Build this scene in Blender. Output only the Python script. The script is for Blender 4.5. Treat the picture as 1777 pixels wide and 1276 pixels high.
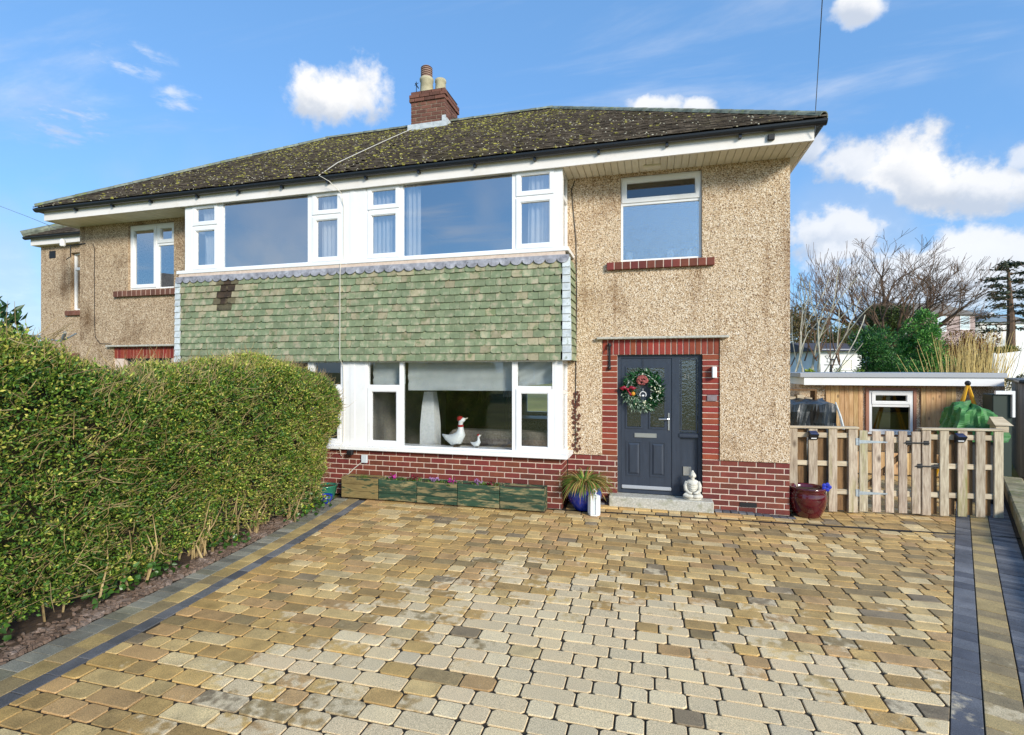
import bpy, math, random
import numpy as np
from mathutils import Matrix, Vector
rnd = random.Random(11)
NP = np.random.default_rng(5)
for o in list(bpy.data.objects): bpy.data.objects.remove(o)
scn = bpy.context.scene
COL = scn.collection

# ------------------------------------------------------------------ camera, sky, sun, exposure
CAMH = 2.03; FPX = 892.0; YAW = math.radians(15.2); HZ = 642.0
cam = bpy.data.cameras.new('camera'); cam.sensor_width = 36; cam.lens = FPX/1777*36
cam.shift_y = 4.0/1777; cam.clip_end = 3000; cam.clip_start = 0.05
camo = bpy.data.objects.new('camera', cam); COL.objects.link(camo)
camo.location = (0, 0, CAMH); camo.rotation_euler = (math.pi/2, 0, YAW); scn.camera = camo

SUN = Vector((0.66, -0.64, 0.40)).normalized()
wd = bpy.data.worlds.new('World'); scn.world = wd; wd.use_nodes = True
SKY_STRENGTH = 0.15
sl = bpy.data.lights.new('sun', 'SUN'); sl.energy = 3.0; sl.angle = math.radians(14); sl.color = (1, .93, .81)
so = bpy.data.objects.new('sun', sl); COL.objects.link(so); so.location = SUN*60
so.rotation_euler = SUN.to_track_quat('Z', 'Y').to_euler()
vs = scn.view_settings; vs.view_transform = 'Standard'; vs.look = 'None'; vs.gamma = 1; vs.exposure = 0.52
try: vs.use_curve_mapping = False
except Exception: pass
scn.render.resolution_x = 1024; scn.render.resolution_y = 735

_s, _c = math.sin(YAW), math.cos(YAW)
def ray(u, v):
    cx = (u-888.5)/FPX
    return Vector((-_s+cx*_c, _c+cx*_s, (HZ-v)/FPX))
def at(u, v, Z):                       # a point of the place seen at (u, v), Z metres deep
    p = ray(u, v)*Z; p.z += CAMH; return p
def onY(u, v, Y): d = ray(u, v); return at(u, v, Y/d.y)

def build_sky():
    nt = wd.node_tree; N = nt.nodes; L = nt.links; N.clear()
    out = N.new('ShaderNodeOutputWorld'); bg = N.new('ShaderNodeBackground')
    sky = N.new('ShaderNodeTexSky'); sky.sky_type = 'NISHITA'; sky.sun_disc = False
    sky.sun_elevation = math.asin(SUN.z); sky.sun_rotation = math.atan2(SUN.x, SUN.y)
    sky.air_density = 1.0; sky.dust_density = 0.6; sky.ozone_density = 3.0
    tc = N.new('ShaderNodeTexCoord')
    def math_(op, a, b=None, c=None, clamp=False):
        n = N.new('ShaderNodeMath'); n.operation = op; n.use_clamp = clamp
        for i, x in enumerate((a, b, c)):
            if x is None: continue
            if isinstance(x, (int, float)): n.inputs[i].default_value = x
            else: L.new(x, n.inputs[i])
        return n.outputs[0]
    def vec(op, a, b):
        n = N.new('ShaderNodeVectorMath'); n.operation = op
        for i, x in enumerate((a, b)):
            if isinstance(x, (tuple, Vector)): n.inputs[i].default_value = x
            else: L.new(x, n.inputs[i])
        return n
    def noise(v, scale, detail=6, rough=.55, dist=0):
        n = N.new('ShaderNodeTexNoise'); n.inputs['Scale'].default_value = scale; n.inputs['Detail'].default_value = detail
        n.inputs['Roughness'].default_value = rough; n.inputs['Distortion'].default_value = dist
        L.new(v, n.inputs['Vector']); return n.outputs['Fac']
    def smooth(x, a, b):
        n = N.new('ShaderNodeMapRange'); n.interpolation_type = 'SMOOTHSTEP'; L.new(x, n.inputs[0])
        n.inputs[1].default_value = a; n.inputs[2].default_value = b; return n.outputs[0]
    d = tc.outputs['Generated']
    nA = noise(d, 13, 9, .6); nB = noise(d, 30, 6, .6); n0 = noise(d, 4.5, 5, .5)
    mps = N.new('ShaderNodeMapping'); mps.inputs['Scale'].default_value = (5, 5, 16); mps.inputs['Rotation'].default_value = (.25, .35, 0); L.new(d, mps.inputs[0]); nS = noise(mps.outputs[0], 2.2, 7, .62)
    nAc = math_('SUBTRACT', nA, .5); nBc = math_('SUBTRACT', nB, .5)
    pert = math_('ADD', math_('MULTIPLY', nAc, 2.3), math_('MULTIPLY', nBc, .8))
    sep = N.new('ShaderNodeSeparateXYZ'); L.new(d, sep.inputs[0])
    # cumulus: (u, v, half width, half height, density)
    clouds = [(592, 168, 86, 50, 1), (1130, 190, 55, 26, .9), (1212, 192, 34, 20, .9), (1495, 12, 62, 26, .9),
              (1478, 285, 85, 42, .85), (1590, 305, 135, 70, .95), (1700, 322, 130, 58, .9), (1770, 278, 40, 28, .7),
              (1455, 405, 130, 55, .85), (1700, 450, 190, 60, .85), (1590, 490, 210, 85, .8), (1405, 260, 40, 26, .8), (1720, 520, 140, 60, .6),
              (10, 470, 90, 40, .45), (40, 540, 120, 50, .45), (120, 216, 125, 40, .62), (235, 110, 80, 34, .5), (295, 178, 80, 26, .55)]
    total = None; light = None
    for (u, v, hw, hh, k) in clouds:
        c = ray(u, v); ln = c.length; c = c.normalized()
        rt = Vector((_c, _s, 0)); rt = (rt - c*rt.dot(c)).normalized(); up = c.cross(rt)*-1
        if up.z < 0: up = -up
        rw = hw/FPX/ln*(1 if abs(u-888) < 300 else 1/ln); rh = hh/FPX/ln
        df = vec('SUBTRACT', d, tuple(c)).outputs[0]
        a = vec('DOT_PRODUCT', df, tuple(rt/rw)).outputs['Value']; b = vec('DOT_PRODUCT', df, tuple(up/rh)).outputs['Value']
        b2 = math_('MULTIPLY', b, b); a2 = math_('MULTIPLY', a, a)
        r = math_('SQRT', math_('ADD', a2, b2))
        m = math_('MULTIPLY', smooth(math_('ADD', r, pert), 1.2, .55), k)
        fr = vec('DOT_PRODUCT', d, tuple(c)).outputs['Value']
        m = math_('MULTIPLY', m, math_('GREATER_THAN', fr, 0))
        sb = smooth(math_('ADD', b, math_('MULTIPLY', nAc, 2.5)), -.75, .25)
        if k < .65: m = math_('MULTIPLY', m, smooth(nS, .42, .62))
        light = sb if light is None else math_('ADD', math_('MULTIPLY', light, math_('SUBTRACT', 1, m)), math_('MULTIPLY', sb, m))
        total = m if total is None else math_('MAXIMUM', total, m)
    # wisps all over the sky
    pz = math_('MAXIMUM', sep.outputs[2], .08)
    cb = N.new('ShaderNodeCombineXYZ'); L.new(math_('DIVIDE', sep.outputs[0], pz), cb.inputs[0]); L.new(math_('DIVIDE', sep.outputs[1], pz), cb.inputs[1])
    mp = N.new('ShaderNodeMapping'); mp.inputs['Rotation'].default_value = (0, 0, .5); mp.inputs['Scale'].default_value = (.45, 1.5, 1); L.new(cb.outputs[0], mp.inputs[0])
    w = noise(mp.outputs[0], 1.25, 7, .62, .4)
    wisp = math_('MULTIPLY', smooth(w, .50, .82), .42)
    low = math_('MULTIPLY', smooth(n0, .42, .64), smooth(sep.outputs[2], .46, .1))
    wisp = math_('MAXIMUM', wisp, math_('MULTIPLY', low, .5))
    total = math_('MAXIMUM', total, wisp)
    total = math_('MULTIPLY', total, smooth(sep.outputs[2], -.03, .03))
    # cloud body: bright with greyer bellies
    nd = noise(d, 7, 5, .55)
    body = N.new('ShaderNodeMix'); body.data_type = 'RGBA'; L.new(math_('MULTIPLY', light, smooth(nd, .2, .5)), body.inputs[0])
    body.inputs[6].default_value = (2.9, 3.2, 3.7, 1); body.inputs[7].default_value = (5.0, 4.95, 4.9, 1)
    tint = N.new('ShaderNodeMix'); tint.data_type = 'RGBA'; tint.blend_type = 'MULTIPLY'; tint.inputs[0].default_value = 1
    L.new(sky.outputs[0], tint.inputs[6]); tint.inputs[7].default_value = (.78, .98, 1.12, 1)
    even = N.new('ShaderNodeMix'); even.data_type = 'RGBA'; even.inputs[0].default_value = .5; L.new(tint.outputs[2], even.inputs[6]); even.inputs[7].default_value = (1.02, 2.3, 4.4, 1)
    mx = N.new('ShaderNodeMix'); mx.data_type = 'RGBA'; L.new(total, mx.inputs[0]); L.new(even.outputs[2], mx.inputs[6]); L.new(body.outputs[2], mx.inputs[7])
    L.new(mx.outputs[2], bg.inputs[0]); bg.inputs[1].default_value = SKY_STRENGTH
    L.new(bg.outputs[0], out.inputs[0])
build_sky()

# ------------------------------------------------------------------ helpers: objects
W = {}
def put(name, me, mat=None, parent=None, M=None):
    o = bpy.data.objects.new(name, me); COL.objects.link(o)
    if mat is not None and len(me.materials) == 0: me.materials.append(mat)
    M = M or Matrix.Identity(4); W[o] = M
    if parent is not None:
        o.parent = parent; o.matrix_parent_inverse = W[parent].inverted()
    o.matrix_basis = M
    return o
def thing(name, label, cat, loc=(0, 0, 0), group=None, rz=0):
    o = bpy.data.objects.new(name, None); COL.objects.link(o); o.empty_display_size = .1
    M = Matrix.Translation(loc) @ Matrix.Rotation(rz, 4, 'Z'); W[o] = M; o.matrix_basis = M
    return tag(o, label, cat, group)
def tag(o, label=None, cat=None, group=None, kind=None):
    if label: o['label'] = label
    if cat: o['category'] = cat
    if group: o['group'] = group
    if kind: o['kind'] = kind
    return o
def TR(x, y, z, rz=0, rx=0, ry=0):
    M = Matrix.Translation((x, y, z))
    if rz: M = M @ Matrix.Rotation(rz, 4, 'Z')
    if ry: M = M @ Matrix.Rotation(ry, 4, 'Y')
    if rx: M = M @ Matrix.Rotation(rx, 4, 'X')
    return M

# ------------------------------------------------------------------ helpers: geometry
class Geo:
    def __init__(s): s.v = []; s.f = []; s.c = None
    def add(s, vs, fs):
        n = len(s.v); s.v += [tuple(p) for p in vs]; s.f += [tuple(i+n for i in q) for q in fs]; return s
    def box(s, x0, x1, y0, y1, z0, z1):
        return s.add([(x0,y0,z0),(x1,y0,z0),(x1,y1,z0),(x0,y1,z0),(x0,y0,z1),(x1,y0,z1),(x1,y1,z1),(x0,y1,z1)],
              [(3,2,1,0),(4,5,6,7),(0,1,5,4),(1,2,6,5),(2,3,7,6),(3,0,4,7)])
    def cbox(s, x0, x1, y0, y1, z0, z1, c=.004):
        lo = (x0,y0,z0); hi = (x1,y1,z1); idx = {}; vs = []
        for sx in (0,1):
            for sy in (0,1):
                for sz in (0,1):
                    sg = (sx,sy,sz)
                    for a in range(3):
                        p = []
                        for k in range(3):
                            b = hi[k] if sg[k] else lo[k]
                            if k != a: b += -c if sg[k] else c
                            p.append(b)
                        idx[(sx,sy,sz,a)] = len(vs); vs.append(p)
        fs = []
        for a in range(3):
            b, d = (a+1) % 3, (a+2) % 3
            for sa in (0,1):
                q = []
                for (sb, sd) in ((0,0),(1,0),(1,1),(0,1)):
                    k = [0,0,0]; k[a] = sa; k[b] = sb; k[d] = sd; q.append(idx[(*k, a)])
                fs.append(tuple(q if sa else q[::-1]))
            for sb in (0,1):
                for sd in (0,1):
                    k0 = [0,0,0]; k0[b] = sb; k0[d] = sd; k1 = list(k0); k1[a] = 1
                    q = (idx[(*k0,b)], idx[(*k1,b)], idx[(*k1,d)], idx[(*k0,d)])
                    fs.append(q if (sb ^ sd) else q[::-1])
        for sx in (0,1):
            for sy in (0,1):
                for sz in (0,1):
                    t = (idx[(sx,sy,sz,0)], idx[(sx,sy,sz,1)], idx[(sx,sy,sz,2)])
                    fs.append(t if (sx+sy+sz) % 2 else t[::-1])
        return s.add(vs, fs)
    def frame(s, x0, x1, z0, z1, w, y0, y1, wb=None, wt=None):
        wb = wb or w; wt = wt or w
        s.box(x0, x1, y0, y1, z0, z0+wb); s.box(x0, x1, y0, y1, z1-wt, z1)
        s.box(x0, x0+w, y0, y1, z0+wb, z1-wt); s.box(x1-w, x1, y0, y1, z0+wb, z1-wt); return s
    def prism(s, poly, a0, a1, axis='z', ch=0):
        n = len(poly)
        def P(p, a):
            return {'z': (p[0], p[1], a), 'y': (p[0], a, p[1]), 'x': (a, p[0], p[1])}[axis]
        vs = [P(p, a0) for p in poly] + [P(p, a1) for p in poly]
        fs = [tuple(range(n))[::-1], tuple(range(n, 2*n))] + [(i, (i+1) % n, n+(i+1) % n, n+i) for i in range(n)]
        if axis == 'y': fs = [f[::-1] for f in fs]
        return s.add(vs, fs)
    def slab(s, poly, z0, z1, inset=.007, drop=.007, tilt=None):
        # a paver: sides, chamfer ring, top
        n = len(poly); cx = sum(p[0] for p in poly)/n; cy = sum(p[1] for p in poly)/n
        def dz(x, y): return 0 if tilt is None else tilt[0]*(x-cx)+tilt[1]*(y-cy)
        r0 = [(x, y, z0) for x, y in poly]; r1 = [(x, y, z1-drop+dz(x, y)) for x, y in poly]
        r2 = []
        for x, y in poly:
            dx, dy = cx-x, cy-y; l = math.hypot(dx, dy) or 1; q = inset*1.35/l
            r2.append((x+dx*q, y+dy*q, z1+dz(x, y)))
        fs = [(i, (i+1) % n, n+(i+1) % n, n+i) for i in range(n)] + [(n+i, n+(i+1) % n, 2*n+(i+1) % n, 2*n+i) for i in range(n)] + [tuple(range(2*n, 3*n))]
        return s.add(r0+r1+r2, fs)
    def tube(s, pts, r, n=6, cap=True):
        pts = [Vector(p) for p in pts]; k = len(pts)
        rs = r if isinstance(r, (list, tuple)) else [r]*k
        vs = []; prev = None
        for i, p in enumerate(pts):
            t = (pts[min(i+1, k-1)] - pts[max(i-1, 0)])
            t = t.normalized() if t.length > 1e-9 else Vector((0,0,1))
            if prev is None:
                a = Vector((0,0,1)) if abs(t.z) < .9 else Vector((1,0,0)); nx = t.cross(a).normalized()
            else:
                nx = prev - t*prev.dot(t); nx = nx.normalized() if nx.length > 1e-6 else t.orthogonal().normalized()
            prev = nx; ny = t.cross(nx)
            for j in range(n):
                a = 2*math.pi*j/n; vs.append(p + (nx*math.cos(a)+ny*math.sin(a))*rs[i])
        fs = [(i*n+j, i*n+(j+1) % n, (i+1)*n+(j+1) % n, (i+1)*n+j) for i in range(k-1) for j in range(n)]
        if cap and n > 2: fs += [tuple(range(n))[::-1], tuple((k-1)*n+j for j in range(n))]
        return s.add(vs, fs)
    def lathe(s, prof, n=24, c=(0,0,0), sx=1, sy=1):
        k = len(prof); vs = []
        for (r, z) in prof:
            for j in range(n):
                a = 2*math.pi*j/n; vs.append((c[0]+r*sx*math.cos(a), c[1]+r*sy*math.sin(a), c[2]+z))
        fs = [(i*n+j, i*n+(j+1) % n, (i+1)*n+(j+1) % n, (i+1)*n+j) for i in range(k-1) for j in range(n)]
        fs += [tuple(range(n))[::-1], tuple((k-1)*n+j for j in range(n))]
        return s.add(vs, fs)
    def blob(s, c, r, n=8, m=6, jit=0):
        vs = []; fs = []
        for i in range(m+1):
            t = math.pi*i/m
            for j in range(n):
                a = 2*math.pi*j/n; q = 1+(rnd.uniform(-jit, jit) if jit else 0)
                vs.append((c[0]+r[0]*q*math.sin(t)*math.cos(a), c[1]+r[1]*q*math.sin(t)*math.sin(a), c[2]+r[2]*q*math.cos(t)))
        for i in range(m):
            for j in range(n): fs.append(((i+1)*n+j, (i+1)*n+(j+1) % n, i*n+(j+1) % n, i*n+j))
        return s.add(vs, fs)
    def mesh(s, name, smooth=False, col=None):
        me = bpy.data.meshes.new(name); me.from_pydata(s.v, [], s.f); me.validate(clean_customdata=False)
        if smooth: me.polygons.foreach_set('use_smooth', [True]*len(me.polygons))
        me.update(); return me
def setcol(me, cols):                   # one colour for each vertex
    a = me.color_attributes.new('tone', 'FLOAT_COLOR', 'POINT')
    a.data.foreach_set('color', np.asarray(cols, dtype=np.float32).ravel())
def npmesh(name, V, F, cols=None, smooth=False):
    me = bpy.data.meshes.new(name); V = np.asarray(V, dtype=np.float32); F = np.asarray(F, dtype=np.int32); k = F.shape[1]
    me.vertices.add(len(V)); me.vertices.foreach_set('co', V.ravel())
    me.loops.add(F.size); me.loops.foreach_set('vertex_index', F.ravel())
    me.polygons.add(len(F)); me.polygons.foreach_set('loop_start', np.arange(0, F.size, k, dtype=np.int32))
    try: me.polygons.foreach_set('loop_total', np.full(len(F), k, dtype=np.int32))
    except Exception: pass
    if smooth: me.polygons.foreach_set('use_smooth', np.ones(len(F), dtype=bool))
    me.update(calc_edges=True)
    if cols is not None: setcol(me, cols)
    return me
def leafmesh(name, P, A, B, ln, wd_, cols, fold=.25):
    # leaf i: base P, direction A, side B, length ln, width wd_
    P, A, B = (np.asarray(x, dtype=np.float64) for x in (P, A, B)); n = len(P)
    A /= np.linalg.norm(A, axis=1)[:, None]+1e-9; B -= A*(A*B).sum(1)[:, None]; B /= np.linalg.norm(B, axis=1)[:, None]+1e-9
    C = np.cross(A, B); ln = np.broadcast_to(ln, n)[:, None]; w = np.broadcast_to(wd_, n)[:, None]
    V = np.stack([P, P+A*ln*.45+B*w*.5+C*w*fold, P+A*ln, P+A*ln*.45-B*w*.5+C*w*fold], 1).reshape(-1, 3)
    i = np.arange(n)[:, None]*4
    F = np.concatenate([i+np.array([[0, 1, 2]]), i+np.array([[0, 2, 3]])], 0)
    cc = np.repeat(np.concatenate([np.asarray(cols), np.ones((n, 1))], 1), 4, 0)
    return npmesh(name, V, F, cc)
def unit(n): v = NP.normal(size=(n, 3)); return v/np.linalg.norm(v, axis=1)[:, None]

# ------------------------------------------------------------------ helpers: materials
def lin(h):
    h = h.lstrip('#'); r = [int(h[i:i+2], 16)/255 for i in (0, 2, 4)]
    return tuple((x/12.92 if x <= .04045 else ((x+.055)/1.055)**2.4) for x in r)
MATS = {}
def mat(name, stops, scale=4, rough=.6, bump=0, bscale=None, rnd_=0, hue=0, stretch=(1,1,1), metal=0, detail=5, spots=None,
        attr=False, spec=.5, mix2=None, voro=None, knots=None, trans=0, island=0, coat=0, bdist=.01, streak=None):
    m = bpy.data.materials.new(name); m.use_nodes = True; nt = m.node_tree; N = nt.nodes; L = nt.links
    b = N['Principled BSDF']; b.inputs['Roughness'].default_value = rough; b.inputs['Metallic'].default_value = metal
    b.inputs['Specular IOR Level'].default_value = spec
    if coat: b.inputs['Coat Weight'].default_value = coat; b.inputs['Coat Roughness'].default_value = .08
    tc = N.new('ShaderNodeTexCoord'); oi = N.new('ShaderNodeObjectInfo')
    off = N.new('ShaderNodeVectorMath'); off.operation = 'SCALE'; off.inputs[0].default_value = (37, 19, 53); L.new(oi.outputs['Random'], off.inputs['Scale'])
    add = N.new('ShaderNodeVectorMath'); add.operation = 'ADD'; L.new(tc.outputs['Object'], add.inputs[0]); L.new(off.outputs[0], add.inputs[1])
    mp = N.new('ShaderNodeMapping'); mp.inputs['Scale'].default_value = stretch; L.new(add.outputs[0], mp.inputs[0]); vec = mp.outputs[0]
    def noise(sc, det=detail, rg=.6, v=None):
        n = N.new('ShaderNodeTexNoise'); n.inputs['Scale'].default_value = sc; n.inputs['Detail'].default_value = det; n.inputs['Roughness'].default_value = rg
        L.new(v or vec, n.inputs['Vector']); return n.outputs['Fac']
    def ramp(x, st):
        r = N.new('ShaderNodeValToRGB'); e = r.color_ramp.elements
        while len(e) < len(st): e.new(.5)
        for k, (p, c) in enumerate(st): e[k].position = p; e[k].color = (*c, 1)
        L.new(x, r.inputs[0]); return r.outputs[0]
    def mixc(f, a, c, mode='MIX'):
        x = N.new('ShaderNodeMix'); x.data_type = 'RGBA'; x.blend_type = mode
        for i, q in ((0, f), (6, a), (7, c)):
            if isinstance(q, (int, float)): x.inputs[i].default_value = q
            elif isinstance(q, tuple): x.inputs[i].default_value = (*q, 1)
            else: L.new(q, x.inputs[i])
        return x.outputs[2]
    if isinstance(stops[0], (int, float)): stops = [(0, stops), (1, stops)]
    hgt = None
    if voro:                           # pebbles: each cell its own tone
        vo = N.new('ShaderNodeTexVoronoi'); vo.inputs['Scale'].default_value = voro; L.new(vec, vo.inputs['Vector'])
        sp = N.new('ShaderNodeSeparateColor'); L.new(vo.outputs['Color'], sp.inputs[0])
        col = ramp(sp.outputs[0], stops); hgt = vo.outputs['Distance']
    else:
        col = ramp(noise(scale), stops)
    if attr:
        at_ = N.new('ShaderNodeVertexColor'); at_.layer_name = 'tone'; col = mixc(1, col, at_.outputs[0], 'MULTIPLY')
    if mix2:                           # (colour, noise scale, low, high)
        c2, s2, lo, hi = mix2[:4]
        mr = N.new('ShaderNodeMapRange'); mr.interpolation_type = 'SMOOTHSTEP'; L.new(noise(s2, 6, .65), mr.inputs[0]); mr.inputs[1].default_value = lo; mr.inputs[2].default_value = hi
        col = mixc(mr.outputs[0], col, c2, mix2[4] if len(mix2) > 4 else 'MIX')
    if streak:
        ms_ = N.new('ShaderNodeMapping'); ms_.inputs['Scale'].default_value = (2.6, 2.6, .22); L.new(add.outputs[0], ms_.inputs[0])
        mr = N.new('ShaderNodeMapRange'); mr.interpolation_type = 'SMOOTHSTEP'; L.new(noise(1.6, 6, .7, ms_.outputs[0]), mr.inputs[0]); mr.inputs[1].default_value = .5; mr.inputs[2].default_value = .74; mr.inputs[4].default_value = .75
        col = mixc(mr.outputs[0], col, streak, 'MULTIPLY')
    if knots:
        vo = N.new('ShaderNodeTexVoronoi'); vo.inputs['Scale'].default_value = knots; mk = N.new('ShaderNodeMapping'); mk.inputs['Scale'].default_value = (1, 1, .55)
        L.new(add.outputs[0], mk.inputs[0]); L.new(mk.outputs[0], vo.inputs['Vector'])
        mr = N.new('ShaderNodeMapRange'); L.new(vo.outputs['Distance'], mr.inputs[0]); mr.inputs[1].default_value = .06; mr.inputs[2].default_value = .17; mr.inputs[3].default_value = .75; mr.inputs[4].default_value = 0
        col = mixc(mr.outputs[0], col, lin('#3a2414'))
    if rnd_ or hue:
        src = oi.outputs['Random']
        if island: g = N.new('ShaderNodeNewGeometry'); src = g.outputs['Random Per Island']
        h = N.new('ShaderNodeHueSaturation')
        mr = N.new('ShaderNodeMapRange'); L.new(src, mr.inputs[0]); mr.inputs[3].default_value = 1-rnd_; mr.inputs[4].default_value = 1+rnd_; L.new(mr.outputs[0], h.inputs['Value'])
        if hue:
            f = N.new('ShaderNodeMath'); f.operation = 'FRACT'; f2 = N.new('ShaderNodeMath'); f2.operation = 'MULTIPLY'; f2.inputs[1].default_value = 7.31
            L.new(src, f2.inputs[0]); L.new(f2.outputs[0], f.inputs[0])
            mh = N.new('ShaderNodeMapRange'); L.new(f.outputs[0], mh.inputs[0]); mh.inputs[3].default_value = .5-hue; mh.inputs[4].default_value = .5+hue; L.new(mh.outputs[0], h.inputs['Hue'])
        L.new(col, h.inputs['Color']); col = h.outputs[0]
    L.new(col, b.inputs['Base Color'])
    if bump:
        bp = N.new('ShaderNodeBump'); bp.inputs['Strength'].default_value = bump; bp.inputs['Distance'].default_value = bdist
        L.new(hgt if hgt is not None else noise(bscale or scale*4, 4), bp.inputs['Height']); L.new(bp.outputs[0], b.inputs['Normal'])
    if trans:
        t = N.new('ShaderNodeBsdfTranslucent'); L.new(col, t.inputs[0]); ms = N.new('ShaderNodeMixShader'); ms.inputs[0].default_value = trans
        L.new(b.outputs[0], ms.inputs[1]); L.new(t.outputs[0], ms.inputs[2]); L.new(ms.outputs[0], N['Material Output'].inputs[0])
    MATS[name] = m; return m
def glass(name, base=.16, edge=.9, bump=0, bscale=60, rough=0, tint=(.97, .98, .98)):
    m = bpy.data.materials.new(name); m.use_nodes = True; nt = m.node_tree; N = nt.nodes; L = nt.links; N.remove(N['Principled BSDF'])
    tr = N.new('ShaderNodeBsdfTransparent'); tr.inputs[0].default_value = (*tint, 1); gl = N.new('ShaderNodeBsdfGlossy'); gl.inputs['Roughness'].default_value = rough
    lw = N.new('ShaderNodeLayerWeight'); lw.inputs[0].default_value = .5
    pw = N.new('ShaderNodeMath'); pw.operation = 'POWER'; L.new(lw.outputs['Facing'], pw.inputs[0]); pw.inputs[1].default_value = 4
    mr = N.new('ShaderNodeMapRange'); L.new(pw.outputs[0], mr.inputs[0]); mr.inputs[1].default_value = 0; mr.inputs[2].default_value = 1; mr.inputs[3].default_value = base; mr.inputs[4].default_value = edge
    ge = N.new('ShaderNodeNewGeometry'); fr = N.new('ShaderNodeMath'); fr.operation = 'SUBTRACT'; fr.inputs[0].default_value = 1; L.new(ge.outputs['Backfacing'], fr.inputs[1])
    fm = N.new('ShaderNodeMath'); fm.operation = 'MULTIPLY'; L.new(fr.outputs[0], fm.inputs[0]); L.new(mr.outputs[0], fm.inputs[1])
    mx = N.new('ShaderNodeMixShader'); L.new(fm.outputs[0], mx.inputs[0]); L.new(tr.outputs[0], mx.inputs[1]); L.new(gl.outputs[0], mx.inputs[2]); L.new(mx.outputs[0], N['Material Output'].inputs[0])
    if bump:
        tc = N.new('ShaderNodeTexCoord'); n = N.new('ShaderNodeTexNoise'); n.inputs['Scale'].default_value = bscale; L.new(tc.outputs['Object'], n.inputs[0])
        bp = N.new('ShaderNodeBump'); bp.inputs['Strength'].default_value = bump; bp.inputs['Distance'].default_value = .01; L.new(n.outputs[0], bp.inputs['Height']); L.new(bp.outputs[0], gl.inputs['Normal'])
    return m
m_dash = mat('pebble dash', [(0, lin('#5e4630')), (.15, lin('#987b5a')), (.32, lin('#c2a581')), (.6, lin('#d6bc9a')), (.85, lin('#e7d4b8')), (1, lin('#f6ebd9'))], voro=92, rough=.85, bump=.7, bdist=.012, mix2=(lin('#b09a80'), 1.1, .5, .8, 'MULTIPLY'), streak=lin('#b59c80'))
m_dash2 = mat('grey pebble dash', [(0, lin('#5a4733')), (.2, lin('#90765a')), (.5, lin('#b59b7c')), (.8, lin('#c9b294')), (1, lin('#dccbb0'))], voro=84, rough=.88, bump=.5, mix2=(lin('#9a8468'), 1.1, .48, .75, 'MULTIPLY'), streak=lin('#a89078'))
m_brick = mat('red brick', [(0, lin('#582820')), (.5, lin('#713428')), (1, lin('#874432'))], 9, .75, .35, 60, rnd_=.28, hue=.012, mix2=(lin('#52241c'), 14, .58, .8))
m_brick2 = mat('orange red brick', [(0, lin('#6e2a1c')), (.5, lin('#863522')), (1, lin('#9a4429'))], 9, .7, .3, 60, rnd_=.2, hue=.012, mix2=(lin('#7a3020'), 14, .6, .85))
m_brick3 = mat('old chimney brick', [(0, lin('#4f3228')), (.5, lin('#6d4638')), (1, lin('#876050'))], 12, .85, .5, 60, rnd_=.3, mix2=(lin('#4a4a30'), 6, .56, .75))
m_mortar = mat('mortar', [(.3, lin('#cdb6a5')), (.7, lin('#e2cfbe'))], 14, .9, .4, 90)
m_mortar2 = mat('old mortar', [(.3, lin('#7a6a5a')), (.7, lin('#a08f7c'))], 14, .9, .4, 90)
m_white = mat('white plastic', [(.3, lin('#e9e9e8')), (.7, lin('#f3f3f2'))], 2, .32, mix2=(lin('#dcd8cf'), 1.2, .55, .85))
m_fascia = mat('white fascia plastic', [(.3, lin('#e6e0d8')), (.7, lin('#f0ebe6'))], 1.5, .4, mix2=(lin('#d9cdbd'), 2, .5, .8))
m_soffit = mat('cream soffit plastic', [(.3, lin('#d8d0bb')), (.7, lin('#e6dfcc'))], 3, .5, rnd_=.05)
m_black = mat('black plastic', lin('#20242b'), 4, .35)
m_iron = mat('black iron', lin('#17181a'), 4, .55)
m_zinc = mat('galvanised steel', [(.3, lin('#9aa4ab')), (.7, lin('#c4ccd0'))], 30, .4, metal=.6)
m_steel = mat('brushed steel', lin('#c9c9c6'), 30, .3, metal=.8)
m_lead = mat('lead sheet', [(.3, lin('#77777e')), (.55, lin('#a3a3aa')), (.8, lin('#cdcdd2'))], 10, .6, .3, 30, mix2=(lin('#46464e'), 26, .58, .72))
m_leadw = mat('pale weathered lead', [(.3, lin('#aab2b4')), (.7, lin('#dfe4e4'))], 9, .6, .3, 30, rnd_=.1, mix2=(lin('#6f7a5e'), 9, .56, .72))
m_rooft = mat('brown concrete roof tile', [(.25, lin('#3d3630')), (.5, lin('#5f554b')), (.75, lin('#857a6e'))], 7, .9, .4, 50, rnd_=.28, island=1, mix2=(lin('#66603a'), 1.3, .55, .8))
m_roofs = mat('roof underlay', [(.3, lin('#3a332d')), (.7, lin('#5d5248'))], 5, .95, .4, 40)
m_moss = mat('roof moss', [(.25, lin('#5a5a24')), (.5, lin('#8f8a3c')), (.8, lin('#c9bf78'))], 20, .95, .5, 60, rnd_=.45, island=1)
m_lich = mat('pale lichen', [(.3, lin('#b9b59c')), (.7, lin('#dcd7c2'))], 20, .95, rnd_=.2, island=1)
m_ridge = mat('ridge tile', [(.3, lin('#545a50')), (.55, lin('#7d8374')), (.8, lin('#a9ad94'))], 9, .9, .4, 40, rnd_=.2, mix2=(lin('#7f8740'), 7, .56, .72))
m_wtile = mat('green stained wall tile', [(.3, lin('#6d795b')), (.5, lin('#7f8a6a')), (.68, lin('#959a7e'))], 7, .8, .3, 50, rnd_=.13, hue=.01, mix2=(lin('#aca387'), 7, .5, .68))
m_wtile2 = mat('buff worn wall tile', [(.3, lin('#938c6f')), (.55, lin('#a69d80')), (.75, lin('#b8af94'))], 8, .85, .3, 50, rnd_=.16, mix2=(lin('#727d59'), 6, .48, .62))
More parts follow.
